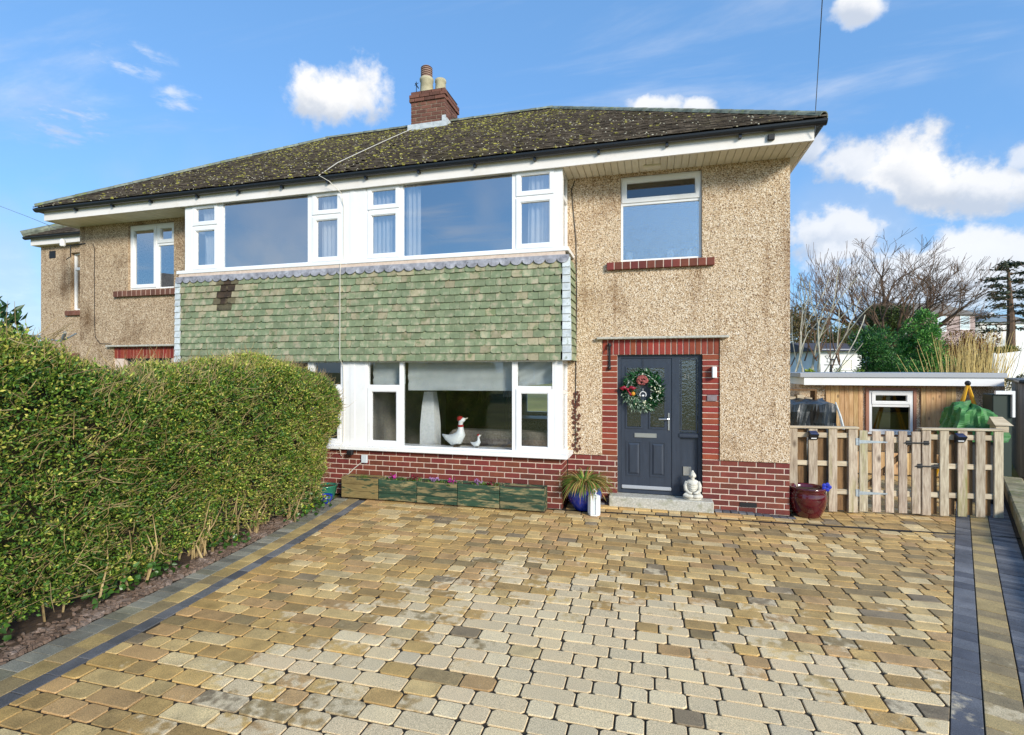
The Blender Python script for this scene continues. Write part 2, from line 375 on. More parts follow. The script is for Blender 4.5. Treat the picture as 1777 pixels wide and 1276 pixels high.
m_wtile3 = mat('sooty wall tile', [(.3, lin('#2b2018')), (.7, lin('#54422f'))], 8, .85, .3, 50, rnd_=.3, mix2=(lin('#8a7d5c'), 6, .58, .75))
m_wtile4 = mat('smoke stained wall tile', [(.3, lin('#4f4a36')), (.7, lin('#776d52'))], 8, .85, .3, 50, rnd_=.2, mix2=(lin('#2b2018'), 5, .5, .7))
m_wback = mat('tile battens', lin('#26261c'), 4, .95)
m_door = mat('anthracite door', [(.3, lin('#2f3642')), (.7, lin('#373f4c'))], 3, .4, .08, 90, stretch=(6,6,1))
m_step = mat('concrete', [(.3, lin('#9d9a8f')), (.5, lin('#b7b4a8')), (.7, lin('#d0cdc2'))], 40, .85, .4, 80, mix2=(lin('#8b8b70'), 6, .52, .75))
m_stone = mat('carved pale stone', [(.3, lin('#b5b1a4')), (.6, lin('#d5d2c6')), (.8, lin('#e8e6de'))], 22, .85, .35, 60)
m_glass = glass('window glass', .17, .9)
m_glassup = glass('upper window glass', .60, .95)
m_frost = glass('obscure glass', .72, .97, .42, 60, .05, (.75, .82, .88))
m_dglass = glass('door glass', .25, .95, .25, 40, .05, (.6, .62, .62))
m_room = mat('room wall', [(.3, lin('#8d8984')), (.7, lin('#9b9792'))], 3, .9)
m_roomd = mat('dark brown wall', [(.3, lin('#3a2c22')), (.7, lin('#4a382b'))], 3, .85)
m_carpet = mat('carpet', lin('#6b6055'), 20, .95)
m_cloth = mat('white curtain', [(.3, lin('#f0f0ee')), (.7, lin('#fafaf8'))], 6, .9, trans=.12)
m_blind = mat('pale roller blind', [(.3, lin('#c9d2d2')), (.7, lin('#dde3e2'))], 5, .9, trans=.35)
m_throw = mat('grey wool throw', [(.3, lin('#5e564f')), (.7, lin('#8f867c'))], 40, .95, .6, 80)
m_sofa = mat('beige sofa fabric', lin('#b3a894'), 30, .95, .3, 90)
m_paper = mat('paper lamp shade', [(.3, lin('#dfe3e3')), (.7, lin('#f5f6f6'))], 25, .9, .3, 50, trans=.2)
m_wood = mat('weathered fence board', [(.25, lin('#7b6c58')), (.45, lin('#aa9a84')), (.6, lin('#bfb199')), (.8, lin('#d4c8b2'))], 14, .85, .35, 40, stretch=(3,3,.35), rnd_=.16, hue=.015, knots=4.2, mix2=(lin('#8c8a4e'), 1.6, .55, .75))
m_wood2 = mat('brown fence board', [(.25, lin('#543c25')), (.5, lin('#795a38')), (.8, lin('#93734b'))], 11, .85, .3, 40, stretch=(3,3,.35), rnd_=.18, knots=4.2)
m_rail = mat('pale fence rail', [(.3, lin('#a8957a')), (.7, lin('#cfc1a6'))], 10, .85, .3, 40, stretch=(.35,3,3), rnd_=.08)
m_clad = mat('cedar cladding board', [(.25, lin('#a5804f')), (.5, lin('#c29c6c')), (.8, lin('#dabb8e'))], 11, .75, .2, 40, stretch=(3,3,.3), rnd_=.16, hue=.01, knots=5.5)
m_planter = mat('flaking green planter board', [(.3, lin('#1f3a2a')), (.6, lin('#2f4c38')), (.8, lin('#3d5a42'))], 8, .8, .35, 40, stretch=(.5,2,2.5), rnd_=.18, mix2=(lin('#8f825c'), 7, .47, .62))
m_planter2 = mat('bare weathered planter board', [(.3, lin('#6a5a36')), (.6, lin('#8c7a4e')), (.8, lin('#a59565'))], 8, .85, .35, 40, stretch=(.5,2,2.5), rnd_=.12, mix2=(lin('#2b3f2a'), 8, .54, .64))
m_soil = mat('soil', [(.3, lin('#2c2018')), (.7, lin('#55422f'))], 18, .95, .8, 40)
m_bluegl = mat('cobalt glaze', [(.3, lin('#10258a')), (.7, lin('#1c3bb4'))], 7, .12, coat=.6, mix2=(lin('#0a1450'), 12, .58, .8))
m_redgl = mat('oxblood glaze', [(.3, lin('#3d0a12')), (.7, lin('#5f121c'))], 6, .1, coat=.7)
m_greengl = mat('green glaze', [(.3, lin('#15513f')), (.7, lin('#2a7a60'))], 7, .2, coat=.5)
m_tarpb = mat('black tarpaulin', [(.3, lin('#15181a')), (.7, lin('#2c3234'))], 8, .35, .3, 20)
m_tarpg = mat('green tarpaulin', [(.3, lin('#2c6430')), (.7, lin('#4c8c46'))], 6, .6, .3, 20)
m_grey = mat('grey metal trim', lin('#a5a8ac'), 4, .45)
m_yellow = mat('yellow strap', lin('#dba51c'), 4, .5)
m_slate = mat('slate chips and leaf litter', [(.2, lin('#4a382c')), (.5, lin('#6e5a4c')), (.8, lin('#8d8078'))], 8, .8, .2, 60, rnd_=.35, island=1)
m_leaf = mat('leaf', [(0, (1,1,1)), (1, (1,1,1))], 3, .5, attr=True, trans=.3)
m_leafg = mat('glossy leaf', [(0, (1,1,1)), (1, (1,1,1))], 3, .35, attr=True, trans=.2)
m_twig = mat('pale twig', [(.3, lin('#7d6640')), (.7, lin('#bfa878'))], 5, .85, rnd_=.3, island=1)
m_bark = mat('bark', [(.3, lin('#4c4034')), (.7, lin('#7c6c58'))], 6, .95, .5, 30)
m_barkp = mat('pale grey bark', [(.3, lin('#8f8a78')), (.7, lin('#cbc6b2'))], 5, .9, .3, 30)
m_barkr = mat('brown twig', [(.3, lin('#4f3d2e')), (.7, lin('#7b6350'))], 5, .95)
m_straw = mat('straw coloured stem', [(.3, lin('#a98d4e')), (.7, lin('#d8c285'))], 5, .9, rnd_=.3, island=1)
m_core = mat('dark hedge core', [(.3, lin('#1d1a0e')), (.7, lin('#37301a'))], 8, .98)  # dark tone for the added light-blocking core of the hedge

# ------------------------------------------------------------------ ground
def ground():
    ys = [-300, -60, -25, -8, 0, 8, 14, 22, 30, 40, 55, 70, 90, 120, 160, 210, 270]; xs = [-420, -250, -150, -90, -50, -25, -12, -6, 0, 6, 12, 25, 40, 60, 90, 150, 250, 420]
    def h(x, y):
        z = -.065
        if y > 18: z += (y-18)*.058
        if y > 18: z += .5*math.sin(x*.05)*min(1, (y-18)/40)
        return z
    g = Geo(); g.v = [(x, y, h(x, y)) for y in ys for x in xs]; n = len(xs)
    g.f = [(j*n+i, j*n+i+1, (j+1)*n+i+1, (j+1)*n+i) for j in range(len(ys)-1) for i in range(n-1)]
    m = mat('rough grass', [(.25, lin('#55592b')), (.5, lin('#7b7a3c')), (.75, lin('#a39a56'))], .35, .95, .5, 6, detail=9, mix2=(lin('#6b5a3c'), 1.4, .5, .75))
    tag(put('ground', g.mesh('ground'), m), kind='structure')
ground()

def proj(p):
    x, y, z = p; Z = -x*_s+y*_c
    if Z < .2: return None
    return (888.5+FPX*(x*_c+y*_s)/Z, HZ-FPX*(z-CAMH)/Z)
def inview(p):
    q = proj(p); return q is not None and -15 < q[0] < 1792 and q[1] < 1291
def parea(poly, z=0):
    q = [proj((x, y, z)) for x, y in poly]
    if any(k is None for k in q): return 0
    if not any(-5 < a < 1782 and b < 1281 for a, b in q): return 0
    return abs(sum(q[i][0]*q[(i+1) % len(q)][1]-q[(i+1) % len(q)][0]*q[i][1] for i in range(len(q))))/2
def clip(poly, a, b, c):                # keep a*x + b*y <= c
    out = []
    for i in range(len(poly)):
        p, q = poly[i], poly[(i+1) % len(poly)]
        dp_, dq = a*p[0]+b*p[1]-c, a*q[0]+b*q[1]-c
        if dp_ <= 0: out.append(p)
        if dp_*dq < 0:
            t = dp_/(dp_-dq); out.append((p[0]+(q[0]-p[0])*t, p[1]+(q[1]-p[1])*t))
    return out
def oct_(x0, x1, y0, y1, c):
    c1, c2, c3, c4 = (c*rnd.uniform(.5, 1.5) for _ in range(4))
    return [(x0+c1, y0), (x1-c2, y0), (x1, y0+c2), (x1, y1-c3), (x1-c3, y1), (x0+c4, y1), (x0, y1-c4), (x0, y0+c1)]
qf = np.polyfit([2.0, 2.46, 3.5, 5.0, 6.73], [-3.77, -3.79, -3.85, -3.98, -4.23], 2)
def xl(y): return float(np.polyval(qf, max(y, 1.2)))
SL = .4845
def xr(y): return 3.927+(y-8.201)*SL
def ydr(x): return 7.42+(x+.64)*.0373
def apz(x, y):                          # the apron rises a little to the door step
    return max(0, min(.045, (y-7.5)*.11))*max(0, min(1, (1.7-x)/.6))

def paver_mat():
    m = mat('tumbled paver', [(.25, (.62, .62, .62)), (.5, (.95, .95, .95)), (.8, (1.3, 1.28, 1.22))], 5, .72, .5, 130, attr=True, detail=8, bdist=.004,
            mix2=(lin('#6b5a36'), 26, .62, .8, 'MIX'))
    nt = m.node_tree; N = nt.nodes; L = nt.links; b = N['Principled BSDF']
    src = b.inputs['Base Color'].links[0].from_socket
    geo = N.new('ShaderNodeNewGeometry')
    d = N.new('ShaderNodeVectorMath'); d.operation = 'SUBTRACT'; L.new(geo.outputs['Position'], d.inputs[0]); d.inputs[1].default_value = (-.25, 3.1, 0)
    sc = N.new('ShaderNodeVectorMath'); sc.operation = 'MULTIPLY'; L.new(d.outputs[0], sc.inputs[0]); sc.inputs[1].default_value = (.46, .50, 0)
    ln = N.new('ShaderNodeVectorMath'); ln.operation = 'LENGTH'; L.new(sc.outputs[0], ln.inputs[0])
    ns = N.new('ShaderNodeTexNoise'); ns.inputs['Scale'].default_value = 3.0; ns.inputs['Detail'].default_value = 3; ns.inputs['Roughness'].default_value = .75; L.new(geo.outputs['Position'], ns.inputs[0])
    n2 = N.new('ShaderNodeTexNoise'); n2.inputs['Scale'].default_value = 17; n2.inputs['Detail'].default_value = 5; L.new(geo.outputs['Position'], n2.inputs[0])
    def mth(op, a, c):
        q = N.new('ShaderNodeMath'); q.operation = op
        for i, x in enumerate((a, c)):
            if isinstance(x, float): q.inputs[i].default_value = x
            else: L.new(x, q.inputs[i])
        return q.outputs[0]
    at_ = N.new('ShaderNodeVertexColor'); at_.layer_name = 'tone'; b.inputs['Specular IOR Level'].default_value = .35
    n3 = N.new('ShaderNodeTexNoise'); n3.inputs['Scale'].default_value = 170; n3.inputs['Detail'].default_value = 3; L.new(geo.outputs['Position'], n3.inputs[0])
    g3 = N.new('ShaderNodeMapRange'); L.new(n3.outputs[0], g3.inputs[0]); final = g3; g3.inputs[1].default_value = .3; g3.inputs[2].default_value = .7; g3.inputs[3].default_value = .62; g3.inputs[4].default_value = 1.32
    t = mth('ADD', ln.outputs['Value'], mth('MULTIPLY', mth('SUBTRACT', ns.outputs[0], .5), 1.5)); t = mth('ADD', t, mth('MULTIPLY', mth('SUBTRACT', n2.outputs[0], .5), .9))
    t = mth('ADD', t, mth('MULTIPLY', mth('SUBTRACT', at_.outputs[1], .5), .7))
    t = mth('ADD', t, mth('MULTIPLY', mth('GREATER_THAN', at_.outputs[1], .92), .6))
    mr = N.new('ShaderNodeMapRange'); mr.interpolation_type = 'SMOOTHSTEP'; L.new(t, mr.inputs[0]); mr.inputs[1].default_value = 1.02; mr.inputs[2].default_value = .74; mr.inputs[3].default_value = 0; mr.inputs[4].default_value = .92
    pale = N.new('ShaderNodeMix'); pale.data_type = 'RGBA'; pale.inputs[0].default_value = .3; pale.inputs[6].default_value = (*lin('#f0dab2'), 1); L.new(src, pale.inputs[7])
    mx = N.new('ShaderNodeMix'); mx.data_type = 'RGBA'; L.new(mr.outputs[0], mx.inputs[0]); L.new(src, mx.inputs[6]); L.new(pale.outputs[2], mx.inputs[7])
    sp_ = N.new('ShaderNodeVectorMath'); sp_.operation = 'SCALE'; L.new(mx.outputs[2], sp_.inputs[0]); L.new(g3.outputs[0], sp_.inputs['Scale']); L.new(sp_.outputs[0], b.inputs['Base Color'])
    rr = N.new('ShaderNodeMapRange'); L.new(mr.outputs[0], rr.inputs[0]); rr.inputs[3].default_value = .62; rr.inputs[4].default_value = .95; L.new(rr.outputs[0], b.inputs['Roughness'])
    return m
m_paver = paver_mat()
PAL = [('#b89a66', 6), ('#ad8f60', 6), ('#a0865c', 4), ('#93805f', 3), ('#c2a878', 5), ('#c9b48c', 4), ('#8a7b66', 1), ('#b3936a', 4)]
PAL = [tuple(min(.8, c*q) for c, q in zip(lin(h), (1.28, 1.22, 1.08))) for h, k in PAL for _ in range(k)]
CH = [lin(h) for h in ('#66666a', '#707073', '#7c7b7d', '#5e5e63')]
GREY = [lin(h) for h in ('#8c8a80', '#9c998c', '#a8a496', '#8f8b78', '#848177')]
TAN = [tuple(c*1.25 for c in lin(h)) for h in ('#a58d5e', '#b39a68', '#9a8560', '#8f7d5c')]
pavers = []                             # (poly, z, colour, kind)
def field():
    y = .3; j = 0; D = .147; lens = [.172, .172, .232, .232, .232, .345]
    while y < 7.6:
        x = xl(y)-.25*rnd.random(); gap = .012
        while x < 3.9:
            l = rnd.choice(lens); p = oct_(x+gap/2, x+l-gap/2, y+gap/2, y+D-gap/2, .015)
            ym = y+D/2; k = (xl(ym+.05)-xl(ym-.05))/.1
            p = clip(p, -1, k, -(xl(ym)+.004)+k*ym)
            p = clip(p, 1, -SL, xr(0)-.004) if p else p
            p = clip(p, -.0373, 1, ydr(0)-.028) if p else p
            if len(p) >= 3:
                xs = [q[0] for q in p]; ys_ = [q[1] for q in p]
                if (max(xs)-min(xs)) > .03 and (max(ys_)-min(ys_)) > .03: pavers.append((p, 0, rnd.choice(PAL), 'field'))
            x += l
        y += D; j += 1
    y = 7.46; 
    while y < 11.4:                     # apron by the door and the path beyond the gate
        x = -1.22
        while x < 5.6:
            l = rnd.choice(lens); g = .011; p = oct_(x+g/2, x+l-g/2, y+g/2, y+D-g/2, .01); ym = y+D/2
            p = clip(p, .0373, -1, -(ydr(0)+.028)); p = clip(p, 1, -SL, xr(0)-.004) if p else p
            if ym > 7.8 and p: p = clip(p, -1, 0, -1.9)
            if ym < 7.9 and p and x < 1.8: p = clip(p, 0, 1, 7.76)
            if len(p) >= 3 and min(max(q[0] for q in p)-min(q[0] for q in p), max(q[1] for q in p)-min(q[1] for q in p)) > .025: pavers.append((p, apz(x+l/2, ym), rnd.choice(PAL), 'apron'))
            x += l
        y += D
    # dark setts along the wall foot
    x = .86
    while x < 1.86:
        pavers.append((oct_(x+.004, x+.1, 7.765, 7.872, .008), apz(x, 7.85), rnd.choice(CH), 'edge')); x += .105
    x = -1.2
    while x < -.62:
        pavers.append((oct_(x+.004, x+.1, 7.765, 7.872, .008), apz(x, 7.85), rnd.choice(CH), 'edge')); x += .105
    # right-hand bands, setts laid across the run
    L_ = math.hypot(SL, 1); dx, dy = SL/L_, 1/L_; nx, ny = dy, -dx
    def band(o0, o1, pitch, pal, t0=-7.9, t1=3.4):
        t = t0
        while t < t1:
            def q(t, o): return (3.927+dx*t+nx*o, 8.201+dy*t+ny*o)
            p = [q(t+.003, o0+.003), q(t+.003, o1-.003), q(t+pitch-.003, o1-.003), q(t+pitch-.003, o0+.003)]
            cy = p[0][1]
            pavers.append((p, 0, rnd.choice(pal), 'band')); t += pitch
    band(0, .148, .172, CH); band(.15, .335, .147, TAN); band(.337, .56, .062, CH)
    # left-hand bands
    def lband(o0, o1, pitch, pal, y0=.9, y1=7.1):
        y = y0
        while y < y1:
            k = lambda yy, o: (xl(yy)-o, yy)
            pavers.append(([k(y+.003, o1-.003), k(y+.003, o0+.003), k(y+pitch-.003, o0+.003), k(y+pitch-.003, o1-.003)], 0, rnd.choice(pal), 'band')); y += pitch
    lband(0, .128, .2, CH); lband(.13, .318, .19, TAN); lband(.32, .53, .104, GREY)
field()
def lay_pavers():
    g = Geo()
    g.add([(xl(y)-.56, y, -.010) for y in np.linspace(.3, 7.4, 12)]+[(xr(y)+.68, y, -.010) for y in np.linspace(7.4, .3, 12)], [tuple(range(24))[::-1]])
    g.add([(-1.26, 7.4, -.009), (4.6, 7.4, -.009), (6.6, 11.6, -.009), (1.86, 11.6, -.009), (1.86, 7.92, -.009), (-1.26, 7.92, -.009)], [tuple(range(6))])
    base = tag(put('driveway', g.mesh('driveway'), mat('jointing sand', [(.3, lin('#1f1a13')), (.6, lin('#352c20')), (.8, lin('#4a4426'))], 9, .95, .6, 90)), kind='structure')
    order = sorted(pavers, key=lambda p: -parea(p[0]))
    rest = Geo(); rc = []
    for i, (poly, z, c, kind) in enumerate(order):
        g = Geo() if i < 300 else rest; n0 = len(g.v)
        zz = z+rnd.uniform(-.003, .002); tl = (rnd.uniform(-.012, .012), rnd.uniform(-.012, .012)); v = rnd.uniform(.85, 1.12)
        g.slab(poly, -.032, zz, .003 if kind != 'band' else .002, .003 if kind != 'band' else .002, tl if kind == 'field' else None)
        cc = [(c[0]*v, c[1]*v, c[2]*v, rnd.random())]*(len(g.v)-n0)
        if i < 300:
            me = g.mesh('paver'); setcol(me, cc); put('paver', me, m_paver, base)
        else: rc += cc
    me = rest.mesh('pavers'); setcol(me, rc); tag(put('paver_field', me, m_paver, base), kind='stuff')
    # slot drain across the drive
    g = Geo(); a, b = (-.95, ydr(-.95)), (4.55, ydr(4.55))
    for o0, o1, z in ((-.024, -.014, .002), (-.014, .014, -.004), (.014, .024, .002)):
        g.add([(a[0], a[1]+o0, -.03), (b[0], b[1]+o0, -.03), (b[0], b[1]+o1, -.03), (a[0], a[1]+o1, -.03), (a[0], a[1]+o0, z), (b[0], b[1]+o0, z), (b[0], b[1]+o1, z), (a[0], a[1]+o1, z)],
              [(4,5,6,7), (0,1,5,4), (1,2,6,5), (2,3,7,6), (3,0,4,7)])
    put('slot_drain', g.mesh('drain'), m_iron, base)
lay_pavers()

# ------------------------------------------------------------------ brickwork helpers
BL, BH, BJ = .239, .0825, .0135
_bm = {}
def brick_mesh(l, d, h, m):
    k = (round(l, 3), round(d, 3), round(h, 3), m.name)
    if k not in _bm:
        g = Geo().cbox(0, l, 0, d, 0, h, .0035); me = g.mesh('brick'); me.materials.append(m); _bm[k] = me
    return _bm[k]
def bricks(parent, o, ux, uy, length, n, m, depth=.1, shift=0, L=BL, H=BH, first=0, bond=1):
    # courses of stretchers; o = lower corner on the face, ux along, uy into the wall
    ux, uy = Vector(ux), Vector(uy); R = Matrix((ux, uy, (0,0,1))).transposed().to_4x4()
    for j in range(n):
        x = -(L/2 if (j+shift) % 2 and bond else 0)
        while x < length-.02:
            a, b = max(x, 0), min(x+L, length)
            if b-a > .03:
                j0 = BJ/2 if a > 0 else 0; j1 = BJ/2 if b < length else 0
                p = Vector(o)+ux*(a+j0)+uy*rnd.uniform(-.0015, .002)+Vector((0,0,(j+first)*H+BJ/2))
                put('brick', brick_mesh(b-a-j0-j1, depth, H-BJ, m), None, parent, Matrix.Translation(p) @ R)
            x += L
def soldiers(parent, x0, x1, y, z0, z1, n, m, depth=.1):
    w = (x1-x0)/n
    for i in range(n):
        put('brick', brick_mesh(w-BJ, depth, z1-z0-.004, m), None, parent, TR(x0+i*w+BJ/2, y+rnd.uniform(-.002, .002), z0))
def panel(g, x0, x1, z0, z1, y0, y1, openings):
    xs = sorted({x0, x1, *[min(max(v, x0), x1) for o in openings for v in o[:2]]}); zs = sorted({z0, z1, *[min(max(v, z0), z1) for o in openings for v in o[2:]]})
    def solid(i, k):
        if not (0 <= i < len(xs)-1 and 0 <= k < len(zs)-1): return False
        cx, cz = (xs[i]+xs[i+1])/2, (zs[k]+zs[k+1])/2
        return not any(a < cx < b and c < cz < d for a, b, c, d in openings)
    for i in range(len(xs)-1):
        for k in range(len(zs)-1):
            if not solid(i, k): continue
            a, b, c, d = xs[i], xs[i+1], zs[k], zs[k+1]
            g.add([(a,y0,c),(b,y0,c),(b,y0,d),(a,y0,d)], [(0,1,2,3)]); g.add([(a,y1,c),(b,y1,c),(b,y1,d),(a,y1,d)], [(3,2,1,0)])
            if not solid(i-1, k): g.add([(a,y0,c),(a,y1,c),(a,y1,d),(a,y0,d)], [(3,2,1,0)])
            if not solid(i+1, k): g.add([(b,y0,c),(b,y1,c),(b,y1,d),(b,y0,d)], [(0,1,2,3)])
            if not solid(i, k-1): g.add([(a,y0,c),(b,y0,c),(b,y1,c),(a,y1,c)], [(3,2,1,0)])
            if not solid(i, k+1): g.add([(a,y0,d),(b,y0,d),(b,y1,d),(a,y1,d)], [(0,1,2,3)])
    return g
def window(parent, x0, x1, z0, z1, y, cols, glassm, fw=.03, depth=.07, gl={}, name='window', extra=None):
    # cols: (xa, xb, [(za, zb, sash?)...])
    g = Geo(); g.frame(x0, x1, z0, z1, fw, y, y+depth)
    if extra:
        for e in extra: g.box(*e)
    cs = sorted(cols)
    for a, b in zip(cs[:-1], cs[1:]): g.box(a[1], b[0], y+.001, y+depth-.001, z0+fw, z1-fw)
    for xa, xb, lights in cs:
        ls = sorted(lights)
        for a, b in zip(ls[:-1], ls[1:]): g.box(xa, xb, y+.002, y+depth-.002, a[1], b[0])
    w = put(name, g.mesh(name), m_white, parent)
    for ci, (xa, xb, lights) in enumerate(cs):
        for li, (za, zb, sash) in enumerate(sorted(lights)):
            if sash:
                s = Geo().frame(xa-.012, xb+.012, za-.012, zb+.012, .058, y-.014, y+.045)
                s.frame(xa+.046, xb-.046, za+.046, zb-.046, .012, y-.004, y+.03)
                put('sash', s.mesh('sash'), m_white, w); q = .05
            else: q = -.004
            gm = gl.get((ci, li), glassm)
            put('pane', Geo().box(xa+q, xb-q, y+.024, y+.030, za+q, zb-q).mesh('pane'), gm, w)
    return w

MXC = -9.51
def house(side):
    S = side                            # +1 the right-hand house, -1 the left-hand one, mirrored about the party wall
    def X(x): return x if S > 0 else (MXC-x if x > -1.0 else -4.755-(x+4.755)*(3.36/3.505))
    def bx(g, a, b, *r): a, b = sorted((X(a), X(b))); g.box(a, b, *r); return g
    def rng(a, b): return tuple(sorted((X(a), X(b))))
    if S > 0: H = thing('semi_detached_house', 'right-hand half of the pebble-dashed semi with the dark grey front door', 'house', (-1.5, 7.9, 0))
    else: H = thing('semi_detached_house', 'left-hand half of the pebble-dashed semi behind the hedge, sooty patch on its tiles', 'house', (-8.0, 7.9, 0))
    dash = m_dash if S > 0 else m_dash2
    # --- rendered wall
    g = Geo(); ops = [(*rng(-.726, .943), 0, 2.487)]
    ops.append((-.452, .702, 3.652, 4.93) if S > 0 else (-10.075, -8.918, 3.62, 4.91))
    panel(g, *rng(-1.36, 1.851), .735, 4.995, 7.88, 8.1, ops)
    a, b = rng(1.63, 1.851); g.box(a, b, 8.101, 13.6, 0, 4.995)
    panel(g, *rng(-4.70, 1.629), 0, 4.995, 13.4, 13.6, [(*rng(-3.3, -1.3), .85, 2.15)])
    put('wall', g.mesh('wall'), dash, H)
    # --- brick plinth and door surround
    g = Geo(); panel(g, *rng(-1.25, 1.846), 0, .734, 7.908, 8.09, [(*rng(-.502, .709), 0, 2.26)])
    panel(g, *rng(-.724, .941), .7345, 2.485, 7.907, 8.09, [(*rng(-.502, .709), 0, 2.256)])
    sur = put('door_surround', g.mesh('surround'), m_mortar, H)
    if S > 0:
        bricks(sur, (.709, 7.9, .0), (1,0,0), (0,1,0), 1.142, 9, m_brick, .1, 0, H=.0815)
        bricks(sur, (-1.25, 7.9, .0), (1,0,0), (0,1,0), .748, 9, m_brick, .1, 1, H=.0815)
        bricks(sur, (1.851, 8.0, .0), (0,1,0), (-1,0,0), 1.0, 9, m_brick, .03, 1, H=.0815)
        nj = 18; hj = (2.256-.7335)/nj
        for x0 in (-.726, .709):
            bricks(sur, (x0, 7.897, .7335), (1,0,0), (0,1,0), .233 if x0 > 0 else .223, nj, m_brick2, .11, 0, L=.3, H=hj, bond=0)
        put('air_brick', Geo().box(1.21, 1.43, 7.893, 7.899, .085, .15).mesh('vent'), m_iron, sur)
    soldiers(sur, *rng(-.726, .943), 7.896, 2.258, 2.485, 20, m_brick2)
    a, b = rng(-.80, 1.06); put('lintel_ledge', Geo().cbox(a, b, 7.80, 7.9, 2.488, 2.522, .006).mesh('ledge'), m_step, H)
    # --- first floor window over the door, brick sill
    if S > 0:
        window(H, -.448, .698, 3.656, 4.926, 7.93, [(-.418, .668, [(3.69, 4.50, False), (4.55, 4.89, True)])], m_frost, gl={(0, 1): m_glass})
        sw = put('window_sill', Geo().box(-.65, .867, 7.822, 7.96, 3.535, 3.636).mesh('sill'), m_mortar, H); x0, x1, zs0, zs1 = -.657, .873, 3.528, 3.642
    else:
        window(H, -10.07, -8.923, 3.625, 4.905, 7.93, [(-10.03, -9.415, [(3.67, 4.86, True)]), (-9.355, -8.96, [(3.67, 4.47, False), (4.53, 4.86, True)])], m_glassup)
        sw = put('window_sill', Geo().box(-10.38, -8.83, 7.822, 7.96, 3.49, 3.594).mesh('sill'), m_mortar, H); x0, x1, zs0, zs1 = -10.386, -8.825, 3.483, 3.6
    soldiers(sw, x0, x1, 7.815, zs0, zs1, 13, m_brick if S > 0 else m_brick3, .12)
    # --- bay: brick base
    g = Geo(); bx(g, -4.755, -1.264, 7.409, 7.6, 0, .74); bx(g, -1.45, -1.264, 7.6005, 7.905, 0, .74)
    bw = put('bay_wall', g.mesh('bay'), m_mortar, H)
    if S > 0:
        bricks(bw, (-4.755, 7.4, 0), (1,0,0), (0,1,0), 3.5, 9, m_brick, .1, 1, H=.0822)
        bricks(bw, (-1.255, 7.503, 0), (0,1,0), (-1,0,0), .38, 9, m_brick, .1, 0, H=.0822)
    else: bricks(bw, (-6.2, 7.4, 0), (1,0,0), (0,1,0), 1.445, 9, m_brick, .1, 0, H=.0822)
    # --- sills, windows
    for nm, z0, z1, xo in (('bay_sill', .742, .798, -1.165), ('bay_sill', 3.738, 3.798, -1.15)):
        g = Geo(); a, b = rng(-4.755, xo); g.cbox(a, b, 7.30, 7.47, z0, z1, .006); a, b = rng(-1.29, xo); g.box(a, b, 7.4705, 7.88, z0, z1-.004)
        put(nm, g.mesh(nm), m_white, H)
    lo = [(-4.41, -3.86, [(.84, 1.735, True), (1.79, 2.14, False)]), (-3.80, -2.01, [(.84, 2.14, False)]), (-1.93, -1.415, [(.84, 1.735, True), (1.79, 2.14, False)])]
    up = [(-4.41, -3.875, [(3.84, 4.565, True), (4.62, 4.965, True)]), (-3.80, -2.01, [(3.84, 4.965, False)]), (-1.93, -1.39, [(3.84, 4.565, True), (4.62, 4.965, True)])]
    if S < 0:
        lo = [(-7.93, -7.41, lo[0][2]), (-7.29, -5.55, lo[1][2]), (-5.44, -4.93, lo[0][2])]; up = [(-7.93, -7.41, up[0][2]), (-7.29, -5.55, up[1][2]), (-5.44, -4.93, up[0][2])]
    for cols, z0, z1, gm in ((lo, .80, 2.178, m_glass), (up, 3.80, 5.0, m_glassup)):
        if S > 0: a, b, p0, p1, q0, q1 = -4.45, -1.37, -1.37, -1.25, -4.755, -4.45
        else: a, b, p0, p1, q0, q1 = -7.965, -4.89, -8.26, -7.965, -4.89, -4.7555
        if S < 0: p0 = X(-1.25)
        window(H, a, b, z0, z1, 7.40, cols, gm, extra=[(p0, p1, 7.396, 7.47, z0, z1)])
        pm = Geo().box(q0, q1, 7.388, 7.46, z0, z1)
        if S > 0: pm.box(q0+.02, q0+.10, 7.380, 7.3875, z0+.001, z1-.001)
        put('post_cover', pm.mesh('cover'), m_white, H)
        # the narrow return light on the bay cheek
        g = Geo(); s0, s1 = rng(-1.30, -1.252)
        g.box(s0, s1, 7.471, 7.52, z0, z1); g.box(s0, s1, 7.82, 7.88, z0, z1); g.box(s0, s1, 7.5205, 7.8195, z0, z0+.06); g.box(s0, s1, 7.5205, 7.8195, z1-.06, z1)
        g.box(s0, s1, 7.5205, 7.8195, z0+(z1-z0)*.63, z0+(z1-z0)*.63+.06)
        rw = put('return_window', g.mesh('return'), m_white, H)
        m_ = (s0+s1)/2
        for za, zb in ((z0+.061, z0+(z1-z0)*.63-.001), (z0+(z1-z0)*.63+.061, z1-.061)): put('pane', Geo().box(m_-.003, m_+.003, 7.521, 7.819, za, zb).mesh('pane'), gm, rw)
    # --- tile hanging
    g = Geo(); bx(g, -4.755, -1.20, 7.352, 7.6, 2.182, 3.70); bx(g, -1.45, -1.20, 7.6005, 7.885, 2.182, 3.70)
    th = put('tile_hanging', g.mesh('hanging'), m_wback, H)
    rows, gz, tw = 13, .1115, .1625
